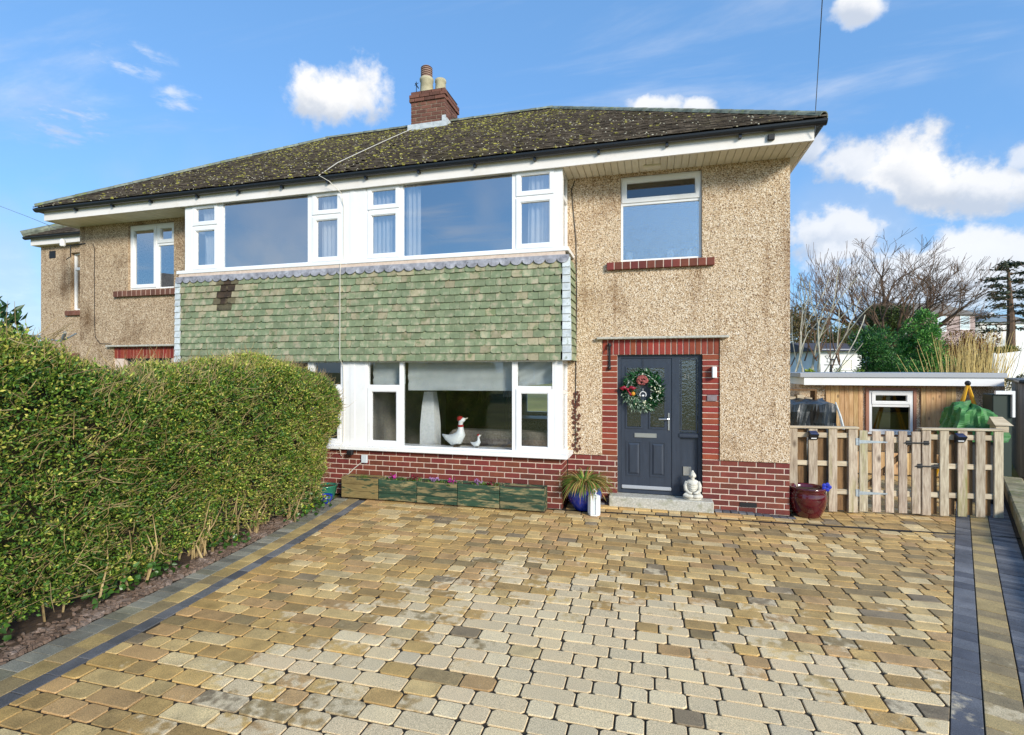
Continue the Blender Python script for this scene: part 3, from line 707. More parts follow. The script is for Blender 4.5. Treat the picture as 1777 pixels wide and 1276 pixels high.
    for j in range(rows):
        z = 2.168+j*gz; x = -4.755+(0 if j % 2 else -tw/2)
        while x < -1.24:
            a, b = max(x, -4.755), min(x+tw, -1.235); x += tw
            if b-a < .03: continue
            a, b = (a, b) if S > 0 else rng(a, b)
            xm = (a+b)/2
            q = math.hypot((xm+7.13)/.2, (z-3.34)/.26); soot = 2 if q < .75 else (1 if q < 1.25 and rnd.random() < .8 else 0)
            pb = .10+(.2 if j > 9 else 0)+(.28 if (-8.1 < xm < -6.4 and 5 < j < 12) else 0)
            mm = m_wtile3 if soot == 2 else m_wtile4 if soot else (m_wtile2 if rnd.random() < pb else m_wtile)
            var = rnd.randrange(4); w_ = round(b-a, 3)
            key = ('t', w_, var, mm.name)
            if key not in _bm:
                c1, c2 = [(.004, .004), (.03, .004), (.004, .03), (.012, .012)][var]; w2 = w_-.004
                pts = [(c1, 0), (w2-c2, 0), (w2, c2*.7), (w2, .165), (0, .165), (0, c1*.7)]
                me = Geo().prism(pts, -.013, 0, 'y').mesh('tile'); me.materials.append(mm); _bm[key] = me
            put('tile', _bm[key], None, th, TR(a+.002, 7.308+rnd.uniform(-.004, .004), z+rnd.uniform(-.003, .003), 0, math.radians(-10.5)+rnd.uniform(-.015, .015), rnd.uniform(-.008, .008)))
        # lead soaker folded round the corner, then the short cheek tile behind it
        e0, e1 = rng(-1.235, -1.125+.02*(1-j/rows)); sg = 1 if S > 0 else -1; eo = e1 if S > 0 else e0
        g = Geo().add([(e0, 7.292, z), (e1, 7.292, z), (e1, 7.312, z+gz+.03), (e0, 7.312, z+gz+.03), (e0, 7.312, z), (e1, 7.312, z), (e1, 7.33, z+gz+.03), (e0, 7.33, z+gz+.03)],
                      [(0,1,2,3), (7,6,5,4), (0,4,5,1), (1,5,6,2), (3,2,6,7), (0,3,7,4)])
        put('corner_soaker', g.mesh('soaker'), m_leadw, th)
        g = Geo().add([(eo, 7.313, z), (eo, 7.878, z), (eo-sg*.03, 7.878, z+.15), (eo-sg*.03, 7.313, z+.15), (eo-sg*.014, 7.313, z), (eo-sg*.014, 7.878, z), (eo-sg*.044, 7.878, z+.15), (eo-sg*.044, 7.313, z+.15)],
                      [(0,1,2,3), (7,6,5,4), (0,4,5,1), (1,5,6,2), (3,2,6,7), (0,3,7,4)])
        put('tile', g.mesh('cheek'), m_wtile, th)
    # scalloped lead flashing
    g = Geo(); a, b = rng(-4.755, -1.14); g.box(a, b, 7.300, 7.34, 3.63, 3.685); n = 21; w = (b-a)/n
    for i in range(n):
        cx = a+(i+.5)*w; k = 7; r = w*.49; zb = rnd.uniform(-.008, .008)
        g.prism([(cx+r*math.cos(math.pi+math.pi*q/k), 3.6295+zb*0+r*.75*math.sin(math.pi+math.pi*q/k)) for q in range(k+1)], 7.285, 7.298, 'y')
    put('lead_flashing', g.mesh('lead'), m_lead, H)
    put('mortar_strip', bx(Geo(), -4.755, -1.2, 7.312, 7.36, 3.686, 3.737).mesh('strip'), m_mortar, H)
    # --- eaves
    fx = 2.0; g = Geo(); a, b = rng(-4.755, fx); g.box(a, b, 7.33, 7.362, 4.955, 5.135)
    a, b = rng(fx-.03, fx); g.box(a, b, 7.3625, 13.9, 4.955, 5.135); put('fascia', g.mesh('fascia'), m_fascia, H)
    sf = put('soffit', bx(Geo(), -1.25, fx-.031, 7.363, 7.885, 4.986, 5.0).mesh('soffit'), m_soffit, H)
    nb = 33; w = (fx-.032+1.25)/nb; a, b = rng(-1.25, fx-.032); me = Geo().cbox(0, w-.008, 7.3635, 7.879, 4.968, 4.985, .003).mesh('board'); me.materials.append(m_soffit)
    for i in range(nb): put('soffit_board', me, None, sf, TR(a+i*w+.004, 0, rnd.uniform(-.001, .001)))
    a, b = rng(1.853, fx-.031); put('side_soffit', Geo().box(a, b, 7.886, 13.8, 4.97, 4.985).mesh('ss'), m_soffit, H)
    pr = [(7.268+.062*math.cos(t), 5.168+.062*math.sin(t)) for t in np.linspace(math.pi, 2*math.pi, 9)] + [(7.268+.054*math.cos(t), 5.168+.054*math.sin(t)) for t in np.linspace(2*math.pi, math.pi, 9)]
    a, b = rng(-4.755, 2.12); g = Geo().prism(pr, a, b, 'x')
    e = 2.062; sg = 1 if S > 0 else -1
    pr2 = [(X(e)+sg*(y-7.268), z) for y, z in pr]; g.prism(pr2, 7.29, 13.9, 'y')
    gt = put('gutter', g.mesh('gutter'), m_black, H)
    x = -4.4
    while x < 2.0:
        xx = X(x); put('gutter_bracket', Geo().box(xx-.018, xx+.018, 7.27, 7.3295, 5.07, 5.105).mesh('bracket'), m_black, gt); x += .92
    # --- roof
    ye, ze, yr, zr = 7.235, 5.185, 10.6, 7.47; xe, xrd = 2.12, -1.985; yb = 13.97
    g = Geo(); P = lambda x, y, z: (X(x), y, z)
    g.add([P(-4.755, ye, ze), P(xe, ye, ze), P(xrd, yr, zr), P(-4.755, yr, zr)], [(0,1,2,3)]); g.add([P(xe, ye, ze), P(xe, yb, ze), P(xrd, yr, zr)], [(0,1,2)])
    g.add([P(-4.755, yb, ze), P(xe, yb, ze), P(xrd, yr, zr), P(-4.755, yr, zr)], [(3,2,1,0)]); g.add([P(-4.755, ye, ze-.02), P(xe, ye, ze-.02), P(xe, yb, ze-.02), P(-4.755, yb, ze-.02)], [(3,2,1,0)])
    rf = put('roof', g.mesh('roof'), m_roofs, H)
    sl_ = math.hypot(yr-ye, zr-ze); cy, sy = (yr-ye)/sl_, (zr-ze)/sl_; g = Geo(); gauge = .1; tw = .165; j = 0; s = -.02
    while s < sl_-.03:
        fr = max(0, s/sl_); xm = xe+(xrd-xe)*fr; x = -4.755+(tw/2 if j % 2 else 0)
        while x < xm-.04:
            b_ = min(x+tw-.004, xm-.01); l0 = .038+rnd.uniform(-.004, .005); tp = s+.15
            def Q(xx, ss, n): return (X(xx), ye+ss*cy-n*sy, ze+ss*sy+n*cy)
            jx = rnd.uniform(-.006, .006); e1_, e2_ = l0+rnd.uniform(-.003, .003), l0+rnd.uniform(-.003, .003)
            g.add([Q(x, s, e1_-.016), Q(b_, s, e2_-.016), Q(b_, s, e2_), Q(x, s, e1_), Q(b_, tp, .008), Q(x, tp, .008), Q(b_, tp, 0), Q(x, tp, 0)], [(0,1,2,3), (3,2,4,5), (1,6,4,2), (0,3,5,7)])
            x += tw
        s += gauge; j += 1
    tag(put('roof_tiles', g.mesh('tiles'), m_rooft, rf), kind='stuff')
    for nm, mm, cnt in (('moss_clumps', m_moss, 2000), ('lichen_spots', m_lich, 900)):   # moss gathers on the tile tails, mostly near the party wall and the ridge
        g = Geo(); c = 0
        while c < cnt:
            fr = rnd.random(); xm = xe+(xrd-xe)*fr; x = rnd.uniform(-4.755, xm-.05); row = int(fr*sl_/gauge)
            wgt = (.9 if x < -2.2 else .9*math.exp(-(x+2.2)/1.1)) * (.35+.65*fr) + .06
            if S < 0: wgt = (.8 if x < -.5 else .25)*(.35+.65*fr)+.08
            if nm == 'lichen_spots': wgt = .6
            c += 1 if rnd.random() < .5 else 0
            if rnd.random() > wgt: continue
            s = row*gauge-.02+rnd.uniform(-.012, .02); n = .022; r = (.008+.018*rnd.random()**2.2) if nm == 'moss_clumps' else rnd.uniform(.006, .012)
            g.blob((X(x), ye+s*cy-n*sy, ze+s*sy+n*cy), (r*1.4, r, r*.65), 6, 4, .25)
        tag(put(nm, g.mesh(nm), mm, rf), kind='stuff')
    # ridge and hip tiles
    def ridge(p, q, step=.33):
        p, q = Vector(p), Vector(q); n = int((q-p).length/step); d = (q-p)/n; sd = d.normalized().cross(Vector((0,0,1))).normalized(); upv = sd.cross(d).normalized()
        for i in range(n):
            a, b = p+d*i, p+d*(i+.985); g = Geo(); k = 6; vs = []
            for c, r in ((a, .098), (b, .104)):
                for w_, rr in (((1), r), (0, r-.016)):
                    for t in range(k+1):
                        an = math.pi*t/k; vs.append(c+sd*math.cos(an)*rr+upv*(math.sin(an)*rr*.75-.03))
            m_ = k+1; fs = []
            for t in range(k):
                fs += [(t, t+1, 2*m_+t+1, 2*m_+t), (m_+t+1, m_+t, 3*m_+t, 3*m_+t+1), (t+1, t, m_+t, m_+t+1), (2*m_+t, 2*m_+t+1, 3*m_+t+1, 3*m_+t)]
            put('ridge_tile', g.add(vs, fs).mesh('ridge'), m_ridge, rf)
    ridge(P(-4.755, yr, zr+.03), P(xrd, yr, zr+.03)); ridge(P(xrd, yr, zr+.03), P(xe-.02, ye+.02, ze+.04))
    # --- rooms behind the glass
    g = Geo(); bx(g, -4.75, -1.32, 7.47, 13.39, .04, .1); bx(g, -1.3199, 1.62, 8.11, 13.39, .04, .1); bx(g, -4.75, -1.32, 7.605, 13.39, 2.4, 2.6); bx(g, -1.3199, 1.62, 8.11, 13.39, 2.4, 2.6); bx(g, -4.75, -1.3, 7.48, 13.39, 5.005, 5.05); bx(g, -1.2995, 1.62, 8.11, 13.39, 5.005, 5.05)
    put('floor_slab', g.mesh('slab'), m_carpet, H)
    g = Geo(); a, b = rng(-4.755, -4.66); g.box(a, b, 7.61, 13.39, .101, 2.399); g.box(a, b, 7.48, 13.39, 2.601, 5.0)
    bx(g, -1.2, -1.12, 8.11, 13.39, .101, 2.399); bx(g, -1.2, -1.12, 8.11, 13.39, 2.601, 5.0); bx(g, -4.65, -1.21, 10.9, 10.98, 2.601, 5.0); bx(g, -1.11, 1.62, 9.8, 9.88, .101, 2.399); bx(g, -1.11, 1.62, 9.8, 9.88, 2.601, 5.0)
    put('inner_wall', g.mesh('inner'), m_room, H)
    put('feature_wall', bx(Geo(), -4.65, -3.12, 11.2, 11.28, .101, 2.399).mesh('feature'), m_roomd, H)
    if S > 0: put('rear_window', Geo().frame(-3.3, -1.3, .85, 2.15, .06, 13.45, 13.52).box(-2.33, -2.27, 13.45, 13.52, .91, 2.09).mesh('rear'), m_white, H)
    else: put('rear_window', Geo().box(*rng(-3.3, -1.3), 13.45, 13.5, .85, 2.15).mesh('rear'), m_room, H)
    return H
HR = house(1); HL = house(-1)

# ------------------------------------------------------------------ front door (part of the right-hand house)
def front_door():
    g = Geo(); y = 7.965
    g.frame(-.50, .707, .172, 2.254, .05, y, y+.09); g.box(.29, .40, y+.001, y+.089, .222, 2.204)
    g.box(.40, .657, y+.002, y+.088, 1.03, 1.10)
    D = put('front_door', g.mesh('door'), m_door, HR)
    lf = Geo(); yl = y+.012
    # leaf: slab with two tall glazed lights, a top light and two raised panels
    panel(lf, -.448, .288, .225, 2.2, yl, yl+.05, [(-.36, -.155, 1.17, 1.80), (-.02, .185, 1.17, 1.80), (-.36, .185, 1.90, 2.06)])
    leaf = put('door_leaf', lf.mesh('leaf'), m_door, D)
    for a, b, c, d in ((-.36, -.155, 1.17, 1.80), (-.02, .185, 1.17, 1.80), (-.36, .185, 1.90, 2.06)):
        put('glazing_bead', Geo().frame(a-.022, b+.022, c-.022, d+.022, .024, yl-.012, yl-.0005).mesh('bead'), m_door, D)
        put('pane', Geo().box(a-.002, b+.002, yl+.02, yl+.026, c-.002, d+.002).mesh('pane'), m_dglass, D)
    for a, b in ((-.372, -.15), (-.022, .2)):
        c, d = .43, .955; f = Geo().frame(a, b, c, d, .018, yl-.009, yl-.0005); i0 = .03
        q = .055
        f.add([(a+i0, yl-.001, c+i0), (b-i0, yl-.001, c+i0), (b-i0, yl-.001, d-i0), (a+i0, yl-.001, d-i0), (a+q, yl-.014, c+q), (b-q, yl-.014, c+q), (b-q, yl-.014, d-q), (a+q, yl-.014, d-q)],
              [(4,5,6,7), (0,1,5,4), (1,2,6,5), (2,3,7,6), (3,0,4,7)])
        put('raised_panel', f.mesh('rpanel'), m_door, D)
    put('kick_strip', Geo().cbox(-.44, .28, yl-.03, yl-.001, .235, .29, .01).mesh('kick'), m_grey, D)
    g = Geo().frame(-.248, .07, 1.015, 1.078, .011, yl-.014, yl-.0005); g.box(-.236, .058, yl-.009, yl-.0006, 1.027, 1.066)
    put('letter_plate', g.mesh('letter'), m_steel, D)
    g = Geo().cbox(.232, .258, yl-.012, yl-.0005, 1.13, 1.39, .004); g.tube([(.245, yl-.01, 1.30), (.245, yl-.055, 1.30), (.225, yl-.062, 1.30), (.10, yl-.06, 1.298)], .011, 8)
    put('door_handle', g.mesh('handle'), m_steel, D)
    # side light
    put('pane', Geo().box(.39, .665, y+.05, y+.056, 1.095, 2.21).mesh('pane'), m_dglass, D)
    put('lower_panel', Geo().box(.39, .665, y+.045, y+.06, .21, 1.035).mesh('lp'), m_door, D)
    g = Geo().frame(.41, .647, 1.115, 2.194, .02, y+.02, y+.045); g.cbox(.385, .667, y-.012, y+.0005, 1.035, 1.095, .012); put('glazing_bead', g.mesh('bead'), m_door, D)
    # house number etched in the side light
    cu = bpy.data.curves.new('etched_number', 'FONT'); cu.body = '31'; cu.size = .1; cu.extrude = .001; cu.align_x = 'CENTER'
    o = bpy.data.objects.new('tmp', cu); COL.objects.link(o); dg = bpy.context.evaluated_depsgraph_get(); me = bpy.data.meshes.new_from_object(o.evaluated_get(dg)); bpy.data.objects.remove(o)
    put('etched_number', me, mat('etched glass', lin('#6f6f68'), 4, .6), D, TR(.5, y+.047, 1.9) @ Matrix.Rotation(math.pi/2, 4, 'X'))
    put('cat_flap', Geo().frame(.45, .56, .47, .60, .012, y+.03, y+.0445).box(.4625, .5475, y+.038, y+.044, .4825, .5875).mesh('flap'), m_steel, D)
    put('door_step', Geo().cbox(-.612, .842, 7.70, 7.963, .0, .170, .012).mesh('step'), m_step, HR)
front_door()
put('front_door', Geo().box(-10.22, -9.0, 7.99, 8.05, 0, 2.25).mesh('d'), m_door, HL)

# ------------------------------------------------------------------ chimney (shared stack, on the right-hand house's part of the ridge)
def chimney():
    x0, x1, y0, y1 = -5.06, -4.265, 10.23, 10.98
    g = Geo().box(x0+.008, x1-.008, y0+.008, y1-.008, 6.6, 8.0); C = put('chimney_stack', g.mesh('stack'), m_mortar2, HR)
    n = 8; z0 = 7.34
    bricks(C, (x0, y0, z0), (1,0,0), (0,1,0), x1-x0, n-2, m_brick3, .09, 0, H=.083)
    bricks(C, (x1, y0+.0905, z0), (0,1,0), (-1,0,0), y1-y0-.1, n-2, m_brick3, .06, 1, H=.083)
    bricks(C, (x0-.03, y0-.03, z0+.083*(n-2)), (1,0,0), (0,1,0), x1-x0+.06, 2, m_brick3, .12, 1, H=.083)
    bricks(C, (x1+.03, y0+.0905, z0+.083*(n-2)), (0,1,0), (-1,0,0), y1-y0-.06, 2, m_brick3, .09, 0, H=.083)
    bricks(C, (x0, y0, z0+.083*n), (1,0,0), (0,1,0), x1-x0, 1, m_brick3, .12, 0, H=.07)
    put('flaunching', Geo().add([(x0, y0, 8.07), (x1, y0, 8.07), (x1, y1, 8.07), (x0, y1, 8.07), (x0+.2, y0+.2, 8.12), (x1-.2, y0+.2, 8.12), (x1-.2, y1-.2, 8.12), (x0+.2, y1-.2, 8.12)], [(4,5,6,7), (0,1,5,4), (1,2,6,5), (2,3,7,6), (3,0,4,7), (3,2,1,0)]).mesh('fl'), m_mortar2, C)
    g = Geo().box(x0-.06, x1+.045, y0-.05, y0-.008, 7.20, 7.345); g.box(x1+.0005, x1+.045, y0-.0075, y1-.2, 7.25, 7.42); g.box(x1-.05, x1+.046, y0-.052, y0-.0505, 7.345, 7.46); put('lead_apron', g.mesh('apron'), m_leadw, C)
    m_pot = mat('buff chimney pot', [(.3, lin('#a0977a')), (.7, lin('#bfb798'))], 8, .85, .2, 40)
    P1 = put('chimney_pot', Geo().lathe([(.145, 0), (.15, .05), (.135, .3), (.15, .32), (.155, .37), (.14, .39), (.12, .39), (.12, .1)], 20, (-4.79, 10.45, 8.06)).mesh('pot', True), m_pot, C)
    g = Geo()
    for k in range(5): g.lathe([(.118, 0), (.128, .004), (.128, .026), (.118, .03)], 18, (-4.79, 10.45, 8.45+k*.045))
    g.lathe([(.02, 0), (.128, .002), (.1, .03), (.02, .05)], 18, (-4.79, 10.45, 8.675)); g.lathe([(.10, 0), (.10, .22)], 18, (-4.79, 10.45, 8.448))
    put('louvred_cowl', g.mesh('cowl'), mat('terracotta cowl', [(.3, lin('#80604f')), (.7, lin('#a5897a'))], 8, .8), P1)
    put('chimney_pot', Geo().lathe([(.12, 0), (.125, .04), (.11, .24), (.125, .26), (.12, .31), (.1, .31), (.1, .1)], 20, (-4.46, 10.45, 8.06)).mesh('pot2', True), m_pot, C)
    g = Geo().tube([(-4.99, 10.35, 8.05), (-4.99, 10.35, 8.36)], .008, 5).tube([(-5.03, 10.35, 8.28), (-4.94, 10.35, 8.33)], .006, 5).tube([(-4.99, 10.3, 8.3), (-4.97, 10.42, 8.25)], .012, 5); put('aerial_stub', g.mesh('stub'), m_iron, C)
    g = Geo().box(x1+.0005, x1+.05, 10.75, 10.85, 7.5, 7.66).box(x1+.05, x1+.12, 10.78, 10.8, 7.52, 7.54).box(x1+.05, x1+.12, 10.78, 10.8, 7.62, 7.64); put('aerial_bracket', g.mesh('brk'), m_iron, C)
chimney()

# ------------------------------------------------------------------ side wing of the left-hand house
def wing():
    g = Geo(); panel(g, -14.0, -11.37, 0, 4.97, 8.85, 9.05, [(-13.05, -12.3, 3.42, 4.75)]); g.box(-14.0, -13.8, 9.0505, 13, 0, 4.97)
    w = put('side_wing', g.mesh('wing'), m_dash2, HL)
    window(HL, -13.045, -12.305, 3.425, 4.745, 8.93, [(-13.01, -12.34, [(3.46, 4.36, False), (4.42, 4.71, False)])], m_glassup)
    sw = put('window_sill', Geo().box(-13.15, -12.2, 8.84, 8.95, 3.3, 3.39).mesh('ws'), m_mortar, HL); soldiers(sw, -13.16, -12.19, 8.79, 3.29, 3.4, 8, m_brick3, .12)
    soldiers(sw, -13.2, -12.2, 8.84, 2.2, 2.42, 10, m_brick3, .05)
    put('wing_vent', Geo().box(-13.72, -13.52, 8.842, 8.8495, 4.66, 4.83).mesh('wv'), m_iron, HL)
    g = Geo().box(-14.1, -11.5, 8.70, 8.73, 4.95, 5.1).box(-14.1, -14.07, 8.7305, 13, 4.95, 5.1).box(-14.069, -11.4, 8.7305, 8.849, 4.955, 4.968); put('wing_fascia', g.mesh('wf'), m_fascia, HL)
    pr = [(8.645+.055*math.cos(t), 5.13+.055*math.sin(t)) for t in np.linspace(math.pi, 2*math.pi, 8)] + [(8.645+.047*math.cos(t), 5.13+.047*math.sin(t)) for t in np.linspace(2*math.pi, math.pi, 8)]
    put('wing_gutter', Geo().prism(pr, -14.2, -11.5, 'x').mesh('wg'), m_black, HL)
    g = Geo(); A, B, C_, D_ = (-14.2, 8.62, 5.14), (-11.4, 8.62, 5.14), (-11.4, 11, 6.5), (-12.4, 11, 6.5); g.add([A, B, C_, D_, (-14.2, 13.2, 5.14), (-11.4, 13.2, 5.14)], [(0,1,2,3), (0,3,4), (4,3,2,5)])
    wr = put('wing_roof', g.mesh('wr'), m_rooft, HL); t = Geo(); L_ = math.hypot(2.38, 1.36); cy, sy = 2.38/L_, 1.36/L_; s = 0; j = 0
    while s < L_-.1:
        x = -14.2+1.8*s/L_+(.08 if j % 2 else 0)
        while x < -11.5:
            l = .03+rnd.uniform(-.004, .006); Q = lambda xx, ss, n: (xx, 8.62+ss*cy-n*sy, 5.14+ss*sy+n*cy)
            t.add([Q(x, s, l-.016), Q(x+.16, s, l-.016), Q(x+.16, s, l), Q(x, s, l), Q(x+.16, s+.14, .008), Q(x, s+.14, .008)], [(0,1,2,3), (3,2,4,5)]); x += .165
        s += .1; j += 1
    tag(put('roof_tiles', t.mesh('wt'), m_rooft, wr), kind='stuff')
    p, q = Vector((-14.22, 8.6, 5.19)), Vector((-12.4, 11, 6.56)); put('hip_tiles', Geo().tube([p, q], .09, 8).mesh('ht'), m_ridge, wr)
    # lamp arm and cable gear on the left-hand walls
    g = Geo().tube([(-11.45, 7.875, 2.78), (-11.75, 7.8, 2.62), (-12.35, 7.75, 2.70)], .016, 6).box(-12.6, -12.35, 7.70, 7.80, 2.66, 2.76).tube([(-11.75, 7.8, 2.62), (-11.5, 7.7, 2.79)], .03, 6)
    put('outside_light_arm', g.mesh('ola'), mat('grey lamp metal', lin('#7d868c'), 4, .5), HL)
    g = Geo().tube([(-11.2, 7.878, 4.62), (-11.5, 7.86, 4.6), (-11.6, 7.7, 4.55)], .012, 6).tube([(-11.5, 7.8, 4.6), (-11.5, 7.8, 4.35), (-11.62, 7.8, 4.3)], .01, 6); put('cable_bracket', g.mesh('cb'), m_iron, HL)
    put('cable_junction', Geo().lathe([(.04, 0), (.05, .02), (.05, .12), (.03, .15)], 10, (-11.6, 7.72, 4.55)).mesh('cj'), m_white, HL)
wing()

# ------------------------------------------------------------------ cables
def cables():
    def cable(nm, pts, r, m, label, parent=None):
        o = put(nm, Geo().tube(pts, r, 5).mesh(nm), m, parent)
        if parent is None: tag(o, label, 'cable')
    m_wc = mat('white cable', lin('#d8d2c4'), 4, .6); m_gc = mat('grey wire', lin('#5a6068'), 4, .6)
    ye, ze, cy, sy = 7.235, 5.185, .8272, .5619
    def rp(x, s): return (x, ye+s*cy-.06*sy, ze+s*sy+.06*cy)
    a = onY(716, 223, 10.2); b = onY(577, 301, 7.19)
    cable('aerial_cable', [rp(-5.0, 3.55), rp(-5.08, 2.6), rp(-5.14, 1.5), rp(-5.18, .6), (-5.17, 7.17, 5.16), (-5.0, 7.20, 5.06), (-4.86, 7.32, 4.9), (-4.85, 7.378, 4.7), (-4.85, 7.378, 3.82), (-4.85, 7.285, 3.75), (-4.85, 7.272, 3.6), (-4.85, 7.268, 2.2), (-4.85, 7.36, 2.1), (-4.85, 7.378, 1.5), (-4.86, 7.378, .85), (-4.87, 7.29, .77), (-4.9, 7.385, .62)], .006, m_wc, 'thin pale aerial cable running from the chimney down over the gutter and tiled bay')
    cable('wall_cable', [(-1.14, 7.876, 4.93), (-1.19, 7.872, 4.8), (-1.165, 7.872, 4.5), (-1.12, 7.872, 4.0), (-1.11, 7.872, 3.2), (-1.12, 7.872, 2.2), (-1.13, 7.872, 1.3), (-1.13, 7.872, .8)], .007, m_iron, '', HR)
    g = Geo()
    for k in range(70):
        z = rnd.uniform(.75, 1.7); g.blob((-1.13+rnd.uniform(-.05, .07), 7.87, z), (.02, .006, .02), 5, 3, .3)
    put('dead_creeper', g.mesh('creeper'), mat('dead creeper', lin('#5a3426'), 9, .9), HR)
    cable('wall_cable', [(-11.0, 7.875, 4.6), (-10.95, 7.872, 4.5), (-10.95, 7.872, 3.0), (-10.93, 7.872, 2.7), (-10.8, 7.872, 2.56), (-10.5, 7.872, 2.55)], .006, m_iron, '', HL)
    e = Vector((1.995, 7.30, 5.0)); cable('telephone_wire', [e, (1.99, 7.24, 5.15), (1.985, 7.22, 5.3), at(1421, 100, 6.2), at(1427, 0, 5.2), at(1431, -120, 4.2)], .005, m_gc, 'thin telephone wire rising from the right-hand gutter corner into the sky')
    cable('telephone_wire', [at(97, 396, 11.8), at(50, 377, 13.5), at(0, 358, 15.5), at(-120, 320, 20)], .006, m_gc, 'thin telephone wire leaving the left-hand eaves corner to the left')
    put('fascia_camera', Geo().cbox(1.455, 1.535, 7.29, 7.329, 5.005, 5.08, .006).mesh('fc'), m_iron, HR)
    put('soffit_vent', Geo().box(-.12, .12, 7.62, 7.72, 4.94, 4.967).mesh('sv'), m_soffit, HR)
    put('cable_box', Geo().cbox(-4.52, -4.42, 7.355, 7.399, .53, .66, .006).mesh('cbx'), mat('pale grey plastic', lin('#c8d0d4'), 4, .5), HR)
    put('corner_sensor', Geo().cbox(-4.72, -4.62, 7.25, 7.31, .665, .735, .008).mesh('cs'), m_iron, HR)
    cable('wall_cable', [(-4.5, 7.37, .55), (-4.66, 7.375, .43), (-4.82, 7.38, .28)], .008, m_wc, '', HR)
    # things fixed by the door
    put('wall_light', Geo().cbox(.833, .893, 7.80, 7.895, 1.915, 2.075, .006).mesh('wl'), m_white, HR)
    g = Geo().cbox(.77, .905, 7.884, 7.8955, 1.58, 1.668, .003).box(.785, .80, 7.882, 7.8838, 1.61, 1.64); put('house_plaque', g.mesh('hp'), mat('grey slate plaque', [(.3, lin('#76696c')), (.7, lin('#8d8184'))], 9, .7), HR)
    g = Geo().cbox(-.63, -.598, 7.878, 7.8955, 2.03, 2.40, .004).tube([(-.614, 7.88, 2.36), (-.614, 7.82, 2.38), (-.614, 7.79, 2.34)], .013, 6).lathe([(.03, 0), (.035, .02), (.02, .05)], 8, (-.614, 7.866, 2.38)).lathe([(.02, 0), (.028, .03), (.02, .05)], 8, (-.614, 7.874, 2.03)); put('hanging_basket_bracket', g.mesh('hb'), m_iron, HR)
cables()

